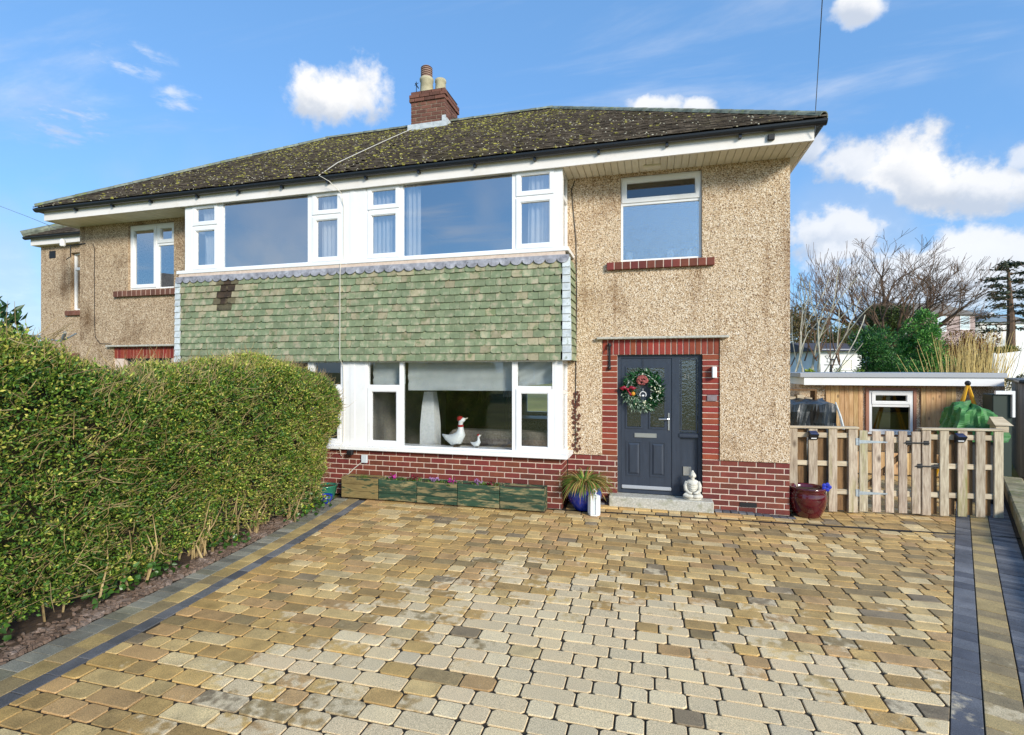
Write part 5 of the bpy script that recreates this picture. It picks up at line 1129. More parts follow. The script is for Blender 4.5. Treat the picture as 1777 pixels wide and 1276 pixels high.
# ------------------------------------------------------------------ garden behind the gate
def back_garden():
    Y = 13.0
    t = thing('garden_outbuilding', 'flat-roofed garden outbuilding clad in cedar boards with a white window', 'outbuilding', (5.0, Y, 0))
    g = Geo(); panel(g, 3.25, 7.1, -.06, 1.70, Y+.03, Y+.2, [(4.62, 5.46, .66, 1.58)]); g.box(3.25, 3.45, Y+.2005, Y+3.5, -.06, 1.7); g.box(6.9, 7.1, Y+.2005, Y+3.5, -.06, 1.7); g.box(3.4505, 6.8995, Y+3.3, Y+3.5, -.06, 1.7)
    put('wall', g.mesh('w'), m_dash, t)
    put('roof', Geo().cbox(3.18, 6.97, Y-.30, Y+3.6, 1.86, 1.965, .01).mesh('r'), m_grey, t); put('fascia', Geo().box(3.27, 6.93, Y-.27, Y-.24, 1.695, 1.859).box(3.27, 6.9, Y-.239, Y+3.5, 1.701, 1.859).mesh('f'), m_white, t)
    x0, x1 = 3.78, 6.24; n = 27; w = (x1-x0)/n
    for i in range(n):
        a = x0+i*w
        for z0, z1 in ([(0, 1.698)] if (a+w < 4.56 or a > 5.52) else [(0, .58), (1.64, 1.698)]): put('cladding_board', Geo().cbox(a+.002, a+w-.002, Y-.0, Y+.029, z0, z1, .004).mesh('cl'), m_clad, t)
    put('window_surround', Geo().frame(4.565, 5.515, .582, 1.638, .055, Y-.012, Y+.0295).mesh('ws'), mat('red brown trim', lin('#a3715a'), 5, .7), t)
    window(t, 4.63, 5.45, .67, 1.57, Y+.0, [(4.69, 5.39, [(.72, 1.22, False), (1.29, 1.53, True)])], m_glass, fw=.05)
    put('window_sill', Geo().cbox(4.58, 5.50, Y-.06, Y-.0125, .62, .665, .005).mesh('sl'), m_white, t)
    put('dark_room', Geo().box(3.5, 6.85, Y+1.6, Y+1.62, 0, 1.69).mesh('dr'), m_roomd, t)
    ch = thing('armchair', 'olive armchair seen through the outbuilding window', 'chair', (5.3, Y+.7, 0)); put('backrest', Geo().cbox(5.0, 5.7, Y+.6, Y+.75, .4, 1.06, .04).mesh('b'), mat('olive fabric', lin('#8c8436'), 9, .9), ch); put('seat', Geo().cbox(5.0, 5.7, Y+.76, Y+1.3, 0, .45, .04).mesh('s'), MATS['olive fabric'], ch)
    # retaining boards of a raised bed
    t = thing('raised_bed', 'raised bed of orange-brown sleepers seen through the gate', 'raised bed', (4.0, 11.6, 0)); 
    for k in range(14): put('board', Geo().cbox(3.0+k*.18, 3.17+k*.18, 11.55, 11.6, 0, .42+rnd.uniform(-.01, .01), .004).mesh('b'), m_clad, t)
    put('soil', Geo().box(3.0, 5.5, 11.601, 12.2, -.06, .36).mesh('s'), m_soil, t)
    # black tarp over a box, timber stacked behind it
    t = thing('covered_stack', 'low stack under a black tarpaulin behind the fence by the house', 'tarpaulin', (2.6, 9.8, 0))
    n, m = 26, 14; V = []; F = []
    for j in range(m+1):
        for i in range(n+1):
            a, b = i/n, j/m; e = .045*math.sin(17*a+9*b)+.03*math.sin(31*a-23*b)+.02*math.sin(53*b+11*a)
            if b < .55: zz = .05+1.40*b/.55; yy = 9.6+.10*b+e*.8
            else: zz = 1.45+.06*(b-.55)/.45+e*.25; yy = 9.65+.7*(b-.55)/.45
            V.append((1.95+1.0*a+(.16*(1-zz/1.5) if a > .6 else 0)*a+.02*math.sin(13*b), yy, zz))
    for j in range(m):
        for i in range(n): q = j*(n+1)+i; F.append((q, q+1, q+n+2, q+n+1))
    put('tarpaulin', Geo().add(V, F).mesh('tp'), m_tarpb, t); put('stack_core', Geo().box(2.0, 2.86, 9.74, 10.2, 0, 1.40).mesh('sc'), m_soil, t)
    put('pale_edge', Geo().tube([(2.96, 9.7, 1.49), (3.02, 9.66, 1.25), (3.08, 9.64, .95), (3.1, 9.64, .6)], [.012, .022, .028, .02], 5).mesh('pe'), m_leadw, t)
    t = thing('timber_stack', 'dark shelf of yellow timber offcuts above the black tarpaulin', 'timber', (2.5, 10.45, 0)); put('shelf_frame', Geo().frame(2.1, 2.88, 1.40, 1.68, .03, 10.4, 10.7).box(2.11, 2.2, 10.41, 10.69, 0, 1.399).box(2.78, 2.87, 10.41, 10.69, 0, 1.399).mesh('sf'), m_wood2, t)
    for k in range(5): put('offcut', Geo().cbox(2.16+k*.135, 2.27+k*.135, 10.42, 10.65, 1.432, 1.57+rnd.uniform(-.05, .05), .004).mesh('o'), m_rail, t)
    # green tarp
    t = thing('covered_barbecue', 'garden item under a crumpled green tarpaulin behind the right fence panel', 'tarpaulin', (4.8, 9.6, 0)); V = []; F = []; n, m = 40, 18
    for j in range(m+1):
        b = j/m; z = .95+.47*b/.75 if b < .75 else 1.42+.05*(b-.75)/.25
        k = (1.18-.42*b) if b < .75 else (.865-.865*((b-.75)/.25)**1.2)
        for i in range(n):
            a = 2*math.pi*i/n; fold = .10*math.sin(5*a+3*b)*(1-b)+.07*math.sin(11*a-9*b)+.05*math.sin(17*a+13*b)+rnd.uniform(-.012, .012); rr = 1/max(abs(math.cos(a)), abs(math.sin(a)))**.85
            V.append((4.80+.29*k*(1+fold)*rr*math.cos(a), 9.6+.26*k*(1+fold)*rr*math.sin(a), z+.04*math.sin(4*a+1)*(b > .3)+rnd.uniform(-.015, .015)-(.05*math.cos(a) if b > .6 else 0)))
    for j in range(m):
        for i in range(n): F.append((j*n+i, j*n+(i+1) % n, (j+1)*n+(i+1) % n, (j+1)*n+i))
    put('tarpaulin', Geo().add(V, F).mesh('tp'), m_tarpg, t); put('frame_below', Geo().box(4.55, 5.08, 9.42, 9.8, 0, 1.3).mesh('fb'), m_iron, t)
    t = thing('yellow_trestle', 'yellow folding legs standing above the green tarpaulin', 'trestle', (5.2, 11.4, 0)); apex = (5.65, 11.4, 1.78)
    for dx in (-.2, .2):
        for dy in (-.15, .15): put('leg', Geo().tube([apex, (5.65+dx*2.2, 11.4+dy, 0)], .022, 6).mesh('lg'), m_yellow, t)
    put('apex_cap', Geo().blob(apex, (.05, .05, .05)).mesh('ac'), m_iron, t)
    t = thing('bird_house', 'small wooden pitched roof box just above the right fence panel', 'bird house', (4.92, 9.15, 0)); put('post', Geo().box(4.90, 4.94, 9.13, 9.17, 0, 1.12).mesh('p'), m_rail, t); put('box', Geo().cbox(4.84, 5.0, 9.08, 9.22, 1.1205, 1.22, .004).mesh('b'), m_rail, t)
    put('roof', Geo().add([(4.82, 9.05, 1.2205), (5.04, 9.05, 1.2205), (4.96, 9.15, 1.34), (4.80, 9.15, 1.34), (4.82, 9.25, 1.2205), (5.04, 9.25, 1.2205)], [(0,1,2,3), (3,2,5,4), (1,5,2), (0,3,4), (0,4,5,1)]).mesh('r'), m_rail, t)
    t = thing('utility_cabinet', 'dark green cabinet with a white frame beside the grey shed', 'cabinet', (6.0, 11.0, 0)); put('cabinet_body', Geo().cbox(5.82, 6.1, 11.0, 11.3, -.06, 1.60, .01).mesh('cb'), mat('dark green paint', lin('#23332a'), 5, .6), t); put('white_frame', Geo().box(5.84, 6.12, 10.95, 10.999, 1.60, 1.66).box(6.08, 6.12, 10.95, 10.999, 1.2, 1.5995).mesh('wf'), m_white, t)
    mg = mat('silvered board', [(.3, lin('#6b6a66')), (.7, lin('#a8a69f'))], 9, .9, .3, 40, stretch=(3,3,.3), rnd_=.2)
    L_ = math.hypot(SL, 1); dx, dy = SL/L_, 1/L_; rz = math.atan2(dy, dx)
    def bp(s_, o): return (3.927+dx*s_+dy*o, 8.201+dy*s_-dx*o)
    t = thing('grey_shed', 'grey weathered board shed at the right-hand edge', 'shed', (*bp(4, .9), 0)); M = TR(*bp(3.9, .92), 0, rz)
    for k in range(22): put('board', Geo().cbox(k*.14, k*.14+.132, -.03, 0, -.06, 1.78, .004).mesh('b'), mg, t, M)
    put('end_wall', Geo().box(0, .04, -1.6, -.0305, -.06, 1.7).box(.0405, 3.05, -1.6, -.031, -.06, 1.7).mesh('sw'), mg, t, M); put('roof', Geo().cbox(-.12, 3.2, -1.7, .08, 1.785, 1.85, .02).mesh('r'), m_tarpb, t, M)
    # boundary kerb wall on the right
    L_ = math.hypot(SL, 1); dx, dy = SL/L_, 1/L_; rz = math.atan2(dy, dx)
    t = thing('boundary_wall', 'low mossy stone kerb wall along the right-hand edge of the drive', 'wall', (4.6, 8.2, 0)); ms = mat('mossy stone', [(.25, lin('#6e6a4c')), (.5, lin('#938a6b')), (.8, lin('#b5ab8c'))], 7, .9, .7, 30, rnd_=.15, mix2=(lin('#6b7434'), 5, .5, .7))
    s = -6.2; k = 0
    while s < 3.2:
        l = rnd.uniform(.35, .6); M = TR(3.927+dx*s+dy*.60, 8.201+dy*s-dx*.60, 0, rz); g = Geo().cbox(.004, l-.004, -.26, 0, -.03, (.17 if s > -1.2 else .09)+rnd.uniform(-.012, .012), .02); put('stone', g.mesh('st'), ms, t, M); s += l
    o = put('flower_bed', Geo().add([(3.927+dx*-6.5+dy*.87, 8.201+dy*-6.5-dx*.87, .08), (3.927+dx*4+dy*.87, 8.201+dy*4-dx*.87, .08), (9.5, 11, .08), (6, 1, .08)], [(3,2,1,0)]).mesh('fb'), m_soil); tag(o, kind='structure')
back_garden()

# ------------------------------------------------------------------ hedge along the left
def bumps(P, amp, fs):
    out = np.zeros(len(P))
    for i, f in enumerate(fs): out += np.sin(P[:, 1]*f+i*1.7+P[:, 2]*f*.8)*np.sin(P[:, 2]*f*1.1+i*2.3+P[:, 0]*f*.6)*amp/(1+i*.6)
    return out
def hedge():
    cx, hx = -5.0, .49; y0, y1 = .55, 6.84; ztop = 2.06; r = .42
    lo = np.array([cx-hx, y0, .12]); hi = np.array([cx+hx+.06, y1, ztop])
    def sample(n):
        P = np.empty((n, 3)); w = np.array([3.4, 1.0, 2.6, .35, .1]); f = NP.choice(5, n, p=w/w.sum()); U = NP.random((n, 2))
        D = hi-lo; P[:] = lo+NP.random((n, 3))*D
        P[f == 0, 0] = hi[0]; P[f == 1, 1] = hi[1]; P[f == 2, 2] = hi[2]; P[f == 3, 0] = lo[0]; P[f == 4, 1] = lo[1]
        l2 = lo+r; h2 = hi-r; l2[2] = lo[2]
        Q = np.clip(P, l2, h2); N_ = P-Q; ln = np.linalg.norm(N_, axis=1)[:, None]; N_ = N_/(ln+1e-9); S_ = Q+N_*np.where(ln > 1e-6, r, 0)
        return S_, N_
    def shape(S_, N_):
        z = S_[:, 2]; y = S_[:, 1]
        S_ = S_+N_*(bumps(S_, .07, (2.3, 4.7, 9.1))+.025*NP.normal(size=len(S_)))[:, None]
        near = np.clip((3.9-y)/1.6, 0, 1); S_ = S_+N_*(near*NP.exponential(.03, len(S_)))[:, None]
        w = np.clip((N_[:, 0]+.1)/.5, 0, 1); S_[:, 0] += w*((np.clip(z, 0, 1.8)-1.5)*.17+.02)            # the face overhangs its foot
        w = np.clip((N_[:, 1]+.1)/.5, 0, 1); S_[:, 1] += w*(np.clip(z, 0, 1.7)-1.2)*.13
        w = np.clip((z-.3)/1.5, 0, 1)**1.5
        S_[:, 2] += w*(np.interp(y, [1.2, 2.1, 2.65, 3.1, 3.6, 4.2, 4.8, 5.6, 6.6], [.22, .28, .2, .0, -.09, .0, .14, .03, -.16])+.03*np.sin(y*5.1)+.02*np.sin(y*11))
        return S_
    H = thing('privet_hedge', 'tall clipped privet hedge along the left side of the drive', 'hedge', (cx, 3.7, 0))
    n = 250000; S_, N_ = sample(n); dep = NP.exponential(.05, n); dep = np.minimum(dep, .2)
    c2 = np.sin(S_[:, 1]*17+S_[:, 2]*5)*np.sin(S_[:, 2]*19+S_[:, 1]*7+S_[:, 0]*9)+.6*np.sin(S_[:, 1]*37+S_[:, 0]*20)*np.sin(S_[:, 2]*33+2); dep += .11*np.clip(c2-.1, 0, 1)*(S_[:, 2] < 1.9)
    S_ = shape(S_, N_)-N_*dep[:, None]
    # thin at the foot towards the house, where the bare stems show
    foot = np.clip((S_[:, 1]-3.9)/1.5, 0, 1)*np.clip((.62-S_[:, 2])/.4, 0, 1); keep = NP.random(n) > foot*.72; cl = np.sin(S_[:, 1]*7.3)*np.sin(S_[:, 2]*6.1+S_[:, 1]*3); keep &= ~((cl > .8) & (NP.random(n) < .7) & (S_[:, 2] < 1.55))
    keep &= S_[:, 2] > .03
    S_, N_, dep = S_[keep], N_[keep], dep[keep]; n = len(S_)
    A = NP.normal(0, .8, (n, 3))+N_*.7+np.array([0, 0, .35]); B = NP.normal(0, 1, (n, 3))
    patch = .5+.5*np.sin(S_[:, 1]*2.6+1.0)*np.sin(S_[:, 2]*2.9+S_[:, 1]*1.3); u = NP.random(n)
    dark, mid, yel = np.array(lin('#48702c')), np.array(lin('#7d9a38')), np.array(lin('#c2bf5c'))
    yb = np.clip(.10+.30*patch*np.clip((S_[:, 1]-2.2)/3, .25, 1)+.25*(S_[:, 2] > 2.05), 0, .75)
    cols = np.where((u < yb)[:, None], yel, np.where((u < yb+.40)[:, None], mid, dark))*NP.uniform(.5, 1.4, n)[:, None]
    put('leaves', leafmesh('leaves', S_, A, B, NP.uniform(.016, .046, n), NP.uniform(.010, .021, n), cols), m_leaf, H)
    tag(H.children[-1], kind='stuff')
    # twigs: a mass of short ones, longer pale ones over the near half
    m = 6500; S_, N_ = sample(m); S_ = shape(S_, N_); g = Geo()
    for i in range(m):
        p = Vector(S_[i]); nn = Vector(N_[i]); y = p.y; long_ = rnd.random() < (.2 if y < 3.4 else (.1 if y < 4.4 else .02))
        d = Vector((nn.x*.35+rnd.uniform(-.2, .2), rnd.uniform(-.5, .9), rnd.uniform(-.1, 1))) if long_ else Vector((nn.x+rnd.uniform(-.6, .6), nn.y+rnd.uniform(-.6, .6), nn.z+rnd.uniform(.0, .9)))
        d.normalize(); l = rnd.uniform(.12, .34) if long_ else rnd.uniform(.06, .17); p -= nn*(.01 if long_ else .03); q = p+d*l*.5+Vector((rnd.uniform(-.03, .03), rnd.uniform(-.03, .03), rnd.uniform(-.03, .03))); 
        g.tube([p, q, p+d*l], [.0034, .003, .0012] if long_ else [.0028, .0024, .001], 3, False)
    for y in np.arange(1.2, 6.4, .11):     # stems at the foot
        yy = y+rnd.uniform(-.05, .05); x = -4.72+rnd.uniform(-.28, .1)
        for k in range(4 if y > 3.8 else 1):
            a = Vector((x+rnd.uniform(-.12, .05), yy+rnd.uniform(-.06, .06), -.02)); b = a+Vector((rnd.uniform(-.05, .07), rnd.uniform(-.07, .07), rnd.uniform(.12, .22))); c = b+Vector((rnd.uniform(-.04, .09), rnd.uniform(-.09, .09), rnd.uniform(.12, .22))); e = c+Vector((rnd.uniform(-.06, .08), rnd.uniform(-.1, .1), rnd.uniform(.12, .3)))
            g.tube([a, b, c, e], [rnd.uniform(.007, .017), .009, .006, .003], 5)
    put('twigs', g.mesh('twigs'), m_twig, H); tag(H.children[-1], kind='stuff')
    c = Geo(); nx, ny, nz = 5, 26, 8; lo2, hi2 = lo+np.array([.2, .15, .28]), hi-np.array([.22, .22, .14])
    c.cbox(lo2[0], hi2[0]-.1, lo2[1], hi2[1], .1, hi2[2], .2); put('light_block_core', c.mesh('core'), m_core, H)  # solid dark core, added to block light coming through the leaves
    # ivy at the foot
    n = 1500; P = np.stack([NP.uniform(-4.85, -4.52, n), NP.uniform(1.0, 6.6, n), np.abs(NP.normal(0, .12, n))+.03], 1); P[:, 0] -= P[:, 2]*.3; k = (np.sin(P[:, 1]*2.1)+np.sin(P[:, 1]*5.3+1) > -.2); P = P[k]; n = len(P); A = NP.normal(0, .6, (n, 3))+np.array([.7, 0, .2])
    cols = np.where((NP.random(n) < .05)[:, None], np.array(lin('#b5c23a')), np.array(lin('#3f6128'))*NP.uniform(.5, 1.5, n)[:, None])
    t = thing('ivy', 'ivy creeping along the foot of the hedge', 'ivy', (-4.6, 4, 0)); put('leaves', leafmesh('ivy', P, A, unit(n), NP.uniform(.04, .07, n), NP.uniform(.04, .06, n), cols), m_leafg, t); tag(t.children[0], kind='stuff')
    # larger-leaved shrub behind, at the left edge
    t = thing('laurel_bush', 'dark laurel bush rising behind the near end of the hedge at the left edge', 'bush', (-5.15, 2.75, 0)); n = 420; P = np.array([-5.0, 2.72, 2.3])+unit(n)*np.array([.26, .3, .3])*NP.uniform(.6, 1, n)[:, None]; A = NP.normal(0, .7, (n, 3))+(P-np.array([-5.05, 2.75, 2.0]))*2
    put('leaves', leafmesh('laurel', P, A, unit(n), NP.uniform(.06, .11, n), NP.uniform(.03, .045, n), np.array(lin('#3a5a2e'))*NP.uniform(.5, 1.6, n)[:, None]), m_leafg, t); tag(t.children[0], kind='stuff')
    g = Geo()
    for k in range(9): a = rnd.uniform(0, 6.28); g.tube([(-5.15, 2.75, -.05), (-5.15+.06*math.cos(a), 2.75+.06*math.sin(a), 1.2), (-5.05+.24*math.cos(a), 2.75+.26*math.sin(a), 2.3)], [.02, .015, .005], 5)
    put('stems', g.mesh('st'), m_bark, t)
    # bed of slate chips between hedge and drive
    g = Geo().add([(xl(y)-.54, y, .0) for y in np.linspace(.4, 7.05, 10)]+[(-5.7, y, .03) for y in np.linspace(7.05, .4, 10)], [tuple(range(20))]); bed = tag(put('hedge_bed', g.mesh('bed'), m_soil), kind='structure'); g = Geo()
    for i in range(3000):
        y = rnd.uniform(.6, 7.0); x = xl(y)-.54-abs(rnd.gauss(0, .13)); r_ = rnd.uniform(.010, .032); a = rnd.uniform(0, 3.14); k = 5
        pl = [(x+r_*rnd.uniform(.6, 1.2)*math.cos(a+6.283*q/k), y+r_*rnd.uniform(.6, 1.2)*math.sin(a+6.283*q/k)) for q in range(k)]; g.slab(pl, .0, .006+rnd.uniform(0, .02), .003, .004, (rnd.uniform(-.3, .3), rnd.uniform(-.3, .3)))
    tag(put('slate_chips', g.mesh('sl'), m_slate, bed), kind='stuff')
hedge()

# ------------------------------------------------------------------ trees and shrubs behind
def grow(g, p, d, l, r, depth, spread=.5, up=.15, n=(2, 3), ratio=(.68, .86), tips=None, seg=3, minr=.004, sides=5, wob=.12):
    pts = [p.copy()]; rs = [r]; q = p.copy(); dd = d.copy()
    for i in range(seg):
        dd = (dd+Vector((rnd.gauss(0, wob), rnd.gauss(0, wob), rnd.gauss(0, wob)+up*.25))).normalized(); q = q+dd*l/seg; pts.append(q.copy()); rs.append(max(minr, r*(1-.32*(i+1)/seg)))
    g.tube(pts, rs, sides if r > .03 else 3, False)
    if depth <= 0:
        if tips is not None: tips.append((q, dd))
        return
    for k in range(rnd.randint(*n)+(1 if depth == 1 else 0)):
        t = rnd.uniform(.45, 1) if k else 1; b = pts[min(seg, int(t*seg+.5))]
        v = Vector((rnd.gauss(0, 1), rnd.gauss(0, 1), rnd.gauss(0, .7))); v = (v-dd*v.dot(dd)).normalized()
        grow(g, b, (dd+v*spread*rnd.uniform(.5, 1.3)+Vector((0, 0, up))).normalized(), l*rnd.uniform(*ratio), max(minr, rs[-1]*rnd.uniform(.55, .8)), depth-1, spread, up, n, ratio, tips, seg, minr, sides, wob)
def gz(y): return -.065+max(0, y-18)*.058
def background():
    # big bare tree clothed in ivy
    b = at(1540, 600, 36); b.z = gz(b.y)-.3; t = thing('bare_tree', 'large leafless tree with ivy on its trunk behind the outbuilding', 'tree', b)
    g = Geo(); tips = []; top = b+Vector((.1, 0, 3.6)); g.tube([b, b+Vector((.1, 0, 1.6)), top], [.75, .6, .5], 10); put('trunk', g.mesh('tr'), m_bark, t); g = Geo()
    for k in range(19):
        a = 2*math.pi*k/19+rnd.uniform(-.2, .2); e = rnd.uniform(.25, 1.3); d = Vector((math.cos(a)*math.cos(e), math.sin(a)*math.cos(e), math.sin(e)))
        grow(g, top-Vector((0, 0, rnd.uniform(0, 1.6))), d, rnd.uniform(1.95, 2.6), rnd.uniform(.13, .26), 5, .58, .12, (2, 3), (.68, .86), tips, 3, .011, 5)
    put('crown', g.mesh('cr'), m_barkr, t); tag(t.children[-1], kind='stuff')
    n = 9000; h = NP.uniform(0, 1, n); a = NP.uniform(0, 6.283, n); rr = .62+.25*NP.random(n)+1.1*np.clip(h-.45, 0, 1)*NP.random(n); P = np.stack([b.x+rr*np.cos(a), b.y+rr*np.sin(a), b.z+.4+5.0*h], 1)
    put('ivy', leafmesh('iv', P, NP.normal(0, 1, (n, 3)), unit(n), NP.uniform(.10, .2, n), NP.uniform(.08, .15, n), np.array(lin('#55652f'))*NP.uniform(.5, 1.5, n)[:, None]), m_leaf, t); tag(t.children[-1], kind='stuff')
    # pale multi-stemmed tree by the house corner
    b = at(1392, 660, 17.5); b.z = -.1; t = thing('bare_shrub_tree', 'pale-barked multi-stemmed leafless tree at the right corner of the house', 'tree', b); g = Geo()
    for k in range(8):
        a = rnd.uniform(-.5, 1.0); d = Vector((.2*math.cos(a)*rnd.uniform(-.7, 1.1), rnd.uniform(-.25, .25), 1)).normalized(); grow(g, b+Vector((rnd.uniform(-.3, .5), rnd.uniform(-.3, .3), 0)), d, rnd.uniform(2.0, 2.7), rnd.uniform(.05, .085), 2, .35, .2, (1, 2), (.75, .9), None, 5, .016, 6, .1)
    put('trunk', g.mesh('tr'), m_barkp, t); g = Geo()
    for k in range(11):
        x = rnd.uniform(-.7, 1.2); p = b+Vector((x, rnd.uniform(-.5, .5), rnd.uniform(1.5, 3.0))); grow(g, p, Vector((rnd.gauss(0, .3)+x*.12, rnd.gauss(0, .2), 1)).normalized(), rnd.uniform(1.0, 1.5), .028, 4, .42, .3, (2, 2), (.68, .85), None, 3, .0055, 3)
    put('crown', g.mesh('cr'), m_barkr, t); tag(t.children[-1], kind='stuff')
    # golden scrub behind it
    def foliage_bush(nm, u, v0, v1, Z, wu, label, colr, n, lf, cat='bush', stems=True, group=None, lobes=14, shp=1.0, mm=None):
        top = at(u, v0, Z); bot = at(u, v1, Z); bz = gz(bot.y)-.1 if Z > 17 else -.06; hgt = top.z-bz; w = wu/FPX*Z/2; t = thing(nm, label, cat, (bot.x, bot.y, bz), group); C = []; R_ = []
        for k in range(lobes):
            h = rnd.random()**.8; q = w*(1-h**1.6*shp)*rnd.uniform(.2, .85); a = rnd.uniform(0, 6.283); C.append((bot.x+q*math.cos(a), bot.y+q*math.sin(a), bz+hgt*(.18+.70*h))); R_.append(max(.16*w, w*rnd.uniform(.28, .45)*(1-.55*h*shp)))
        C = np.array(C); R_ = np.array(R_); i = NP.integers(0, lobes, n); dr = unit(n); P = C[i]+dr*(R_[i]*NP.uniform(.45, 1.02, n))[:, None]; P[:, 2] = np.clip(P[:, 2], bz+.03, top.z+.05); A = dr*.9+NP.normal(0, .5, (n, 3))+np.array([0, 0, .5])
        c = np.array([lin(q) for q in colr])[NP.integers(0, len(colr), n)]*NP.uniform(.6, 1.35, n)[:, None]
        put('crown', leafmesh('lf', P, A, unit(n), NP.uniform(.6, 1.3, n)*lf, NP.uniform(.3, .55, n)*lf, c), mm or m_leaf, t); tag(t.children[-1], kind='stuff')
        g = Geo(); g.tube([(bot.x, bot.y, bz-.1), (bot.x, bot.y, bz+hgt*.45), (bot.x, bot.y, bz+hgt*.85)], [.05*w+.03, .04*w+.02, .01], 6)
        for cc in C[:8]: g.tube([(bot.x, bot.y, bz+hgt*.15), tuple(cc)], [.03*w+.01, .008], 4)
        put('trunk', g.mesh('tk'), m_bark, t); return t
    con = ['#4a8038', '#62a046', '#33602e', '#88b858']
    foliage_bush('conifer', 1596, 524, 660, 21, 120, 'tall bright green conifer right of the large bare tree', con, 15000, .11, 'conifer', lobes=34, shp=.75)
    foliage_bush('conifer', 1522, 562, 660, 19.5, 125, 'broader low dark green conifer above the middle of the outbuilding roof', ['#2f5e2c', '#417a36', '#264c27', '#629244'], 13000, .10, 'conifer', lobes=28, shp=.5)
    foliage_bush('golden_shrub', 1450, 560, 660, 30, 110, 'olive evergreen shrub below the large bare tree, left of the conifers', ['#5a5a24', '#6f6a2c', '#46501f', '#8a7f3c'], 9000, .14, lobes=20, shp=.4)
    foliage_bush('golden_shrub', 1395, 520, 650, 34, 120, 'brown-green mass of shrubs behind the pale-barked tree', ['#6b5a30', '#7d6a3a', '#565528', '#8c7a48'], 9000, .17, lobes=20, shp=.5)
    foliage_bush('garden_shrub', 1405, 632, 662, 15.2, 40, 'yellow-green shrub above the left end of the outbuilding roof', ['#8fa52c', '#b5bf3e', '#6f8a28'], 2500, .07, lobes=10, shp=.3)
    foliage_bush('garden_shrub', 1465, 634, 660, 16.8, 80, 'low green shrubs behind the outbuilding roof', ['#6f8a2c', '#8a9a3c', '#4d6a28'], 3500, .07, lobes=14, shp=.2)
    foliage_bush('garden_shrub', 1762, 640, 672, 14.5, 60, 'dark twiggy shrub above the grey shed', ['#5a5a34', '#7a7448', '#3d4426'], 3000, .06, lobes=12, shp=.2)
    foliage_bush('russet_shrub', 1700, 575, 650, 38, 90, 'russet hedge of winter twigs on the slope below the hill houses', ['#9a6a3c', '#a8814c', '#8a5a3c', '#7a6a3c'], 7000, .16, lobes=18, shp=.2)
    foliage_bush('russet_shrub', 1640, 590, 650, 34, 90, 'red-brown winter shrubs left of the russet twigs on the slope', ['#8a6a40', '#a07a4c', '#70602f'], 6000, .15, lobes=16, shp=.2)
    foliage_bush('garden_shrub', 1760, 600, 660, 30, 70, 'olive hedge at the right-hand edge on the slope', ['#7a7a34', '#8f8a42', '#5f6a2c'], 5000, .13, lobes=14, shp=.2)
    # straw coloured willow stems
    b = at(1660, 668, 17.3); b.z = -.1; t = thing('willow_stems', 'fan of straw-coloured bare willow stems above the outbuilding roof', 'shrub', b); g = Geo()
    for k in range(330):
        x = rnd.uniform(-.5, 1.1); lean = -1.1+2.0*rnd.random() if k < 60 else rnd.gauss(.1, .22); l = rnd.uniform(1.9, 3.5); p = b+Vector((x, rnd.uniform(-.5, .5), 0)); d = Vector((lean*.75, rnd.gauss(0, .1), 1)).normalized(); pts = [p]; q = p.copy()
        for i in range(4): d = (d+Vector((rnd.gauss(0, .05), rnd.gauss(0, .05), .10))).normalized(); q = q+d*l/4; pts.append(q.copy())
        g.tube(pts, [.016, .013, .010, .008, .004], 3, False)
        if rnd.random() < .4: e = pts[2]; g.tube([e, e+Vector((rnd.gauss(0, .2), rnd.gauss(0, .2), .5))], [.006, .003], 3, False)
    put('stems', g.mesh('ws'), m_straw, t); tag(t.children[-1], kind='stuff')
    # cedar at the right edge
    b = at(1753, 610, 62); b.z = gz(b.y)-.5; t = thing('cedar_tree', 'tall dark flat-branched cedar at the right-hand edge of the skyline', 'cedar', b); htop = at(1748, 455, 62).z; put('trunk', Geo().tube([b, b+Vector((.1, 0, 5)), (b.x-.2, b.y, htop-.5)], [.5, .4, .1], 8).mesh('tk'), m_barkr, t); P = []; g = Geo()
    for k in range(19):
        f = (k+rnd.uniform(-.4, .4))/18; f = min(1, max(0, f)); z = b.z+4+(htop-b.z-4.2)*f; side = 1 if k % 2 else -1; l = (4.2*(1-f)**.5+1.0)*rnd.uniform(.35, 1.1); a = rnd.uniform(-.7, .7)+(0 if side > 0 else math.pi); e = Vector((b.x+l*math.cos(a), b.y+l*math.sin(a), z+rnd.uniform(-.3, .3)-.06*l)); g.tube([(b.x-.1, b.y, z), tuple(e)], [.10, .03], 4)
        for q in range(120): w = rnd.random()**.5; P.append((b.x+(e.x-b.x)*w+rnd.gauss(0, .32), b.y+(e.y-b.y)*w+rnd.gauss(0, .4), z+(e.z-z)*w+rnd.gauss(.08, .13)))
    P = np.array(P); n = len(P); put('crown', leafmesh('ce', P, NP.normal(0, 1, (n, 3))*np.array([1, 1, .35]), unit(n), NP.uniform(.35, .6, n), NP.uniform(.12, .26, n), np.array(lin('#3f4a34'))*NP.uniform(.5, 1.4, n)[:, None]), m_leaf, t); tag(t.children[-1], kind='stuff'); put('branches', g.mesh('br'), m_barkr, t)
    # houses on the slope
    def far_house(u0, u1, veave, vridge, vbase, Z, label, wallm, roofm, wins, ridge_in=(0, .0), depth=7):
        a, c = at(u0, veave, Z), at(u1, veave, Z); zb = min(at(u0, vbase, Z).z, gz(a.y)); zt = a.z; zr = at(u0, vridge, Z).z; ux = (c-a); L_ = ux.length; ux = ux.normalized(); uy = Vector((-ux.y, ux.x, 0)); M = Matrix((ux, uy, (0,0,1))).transposed().to_4x4(); M.translation = Vector((a.x, a.y, 0)); t = thing('hillside_house', label, 'house', (*((a+c)/2)[:2], zb))
        put('wall', Geo().box(0, L_, 0, depth, zb, zt).mesh('w'), wallm, t, M)
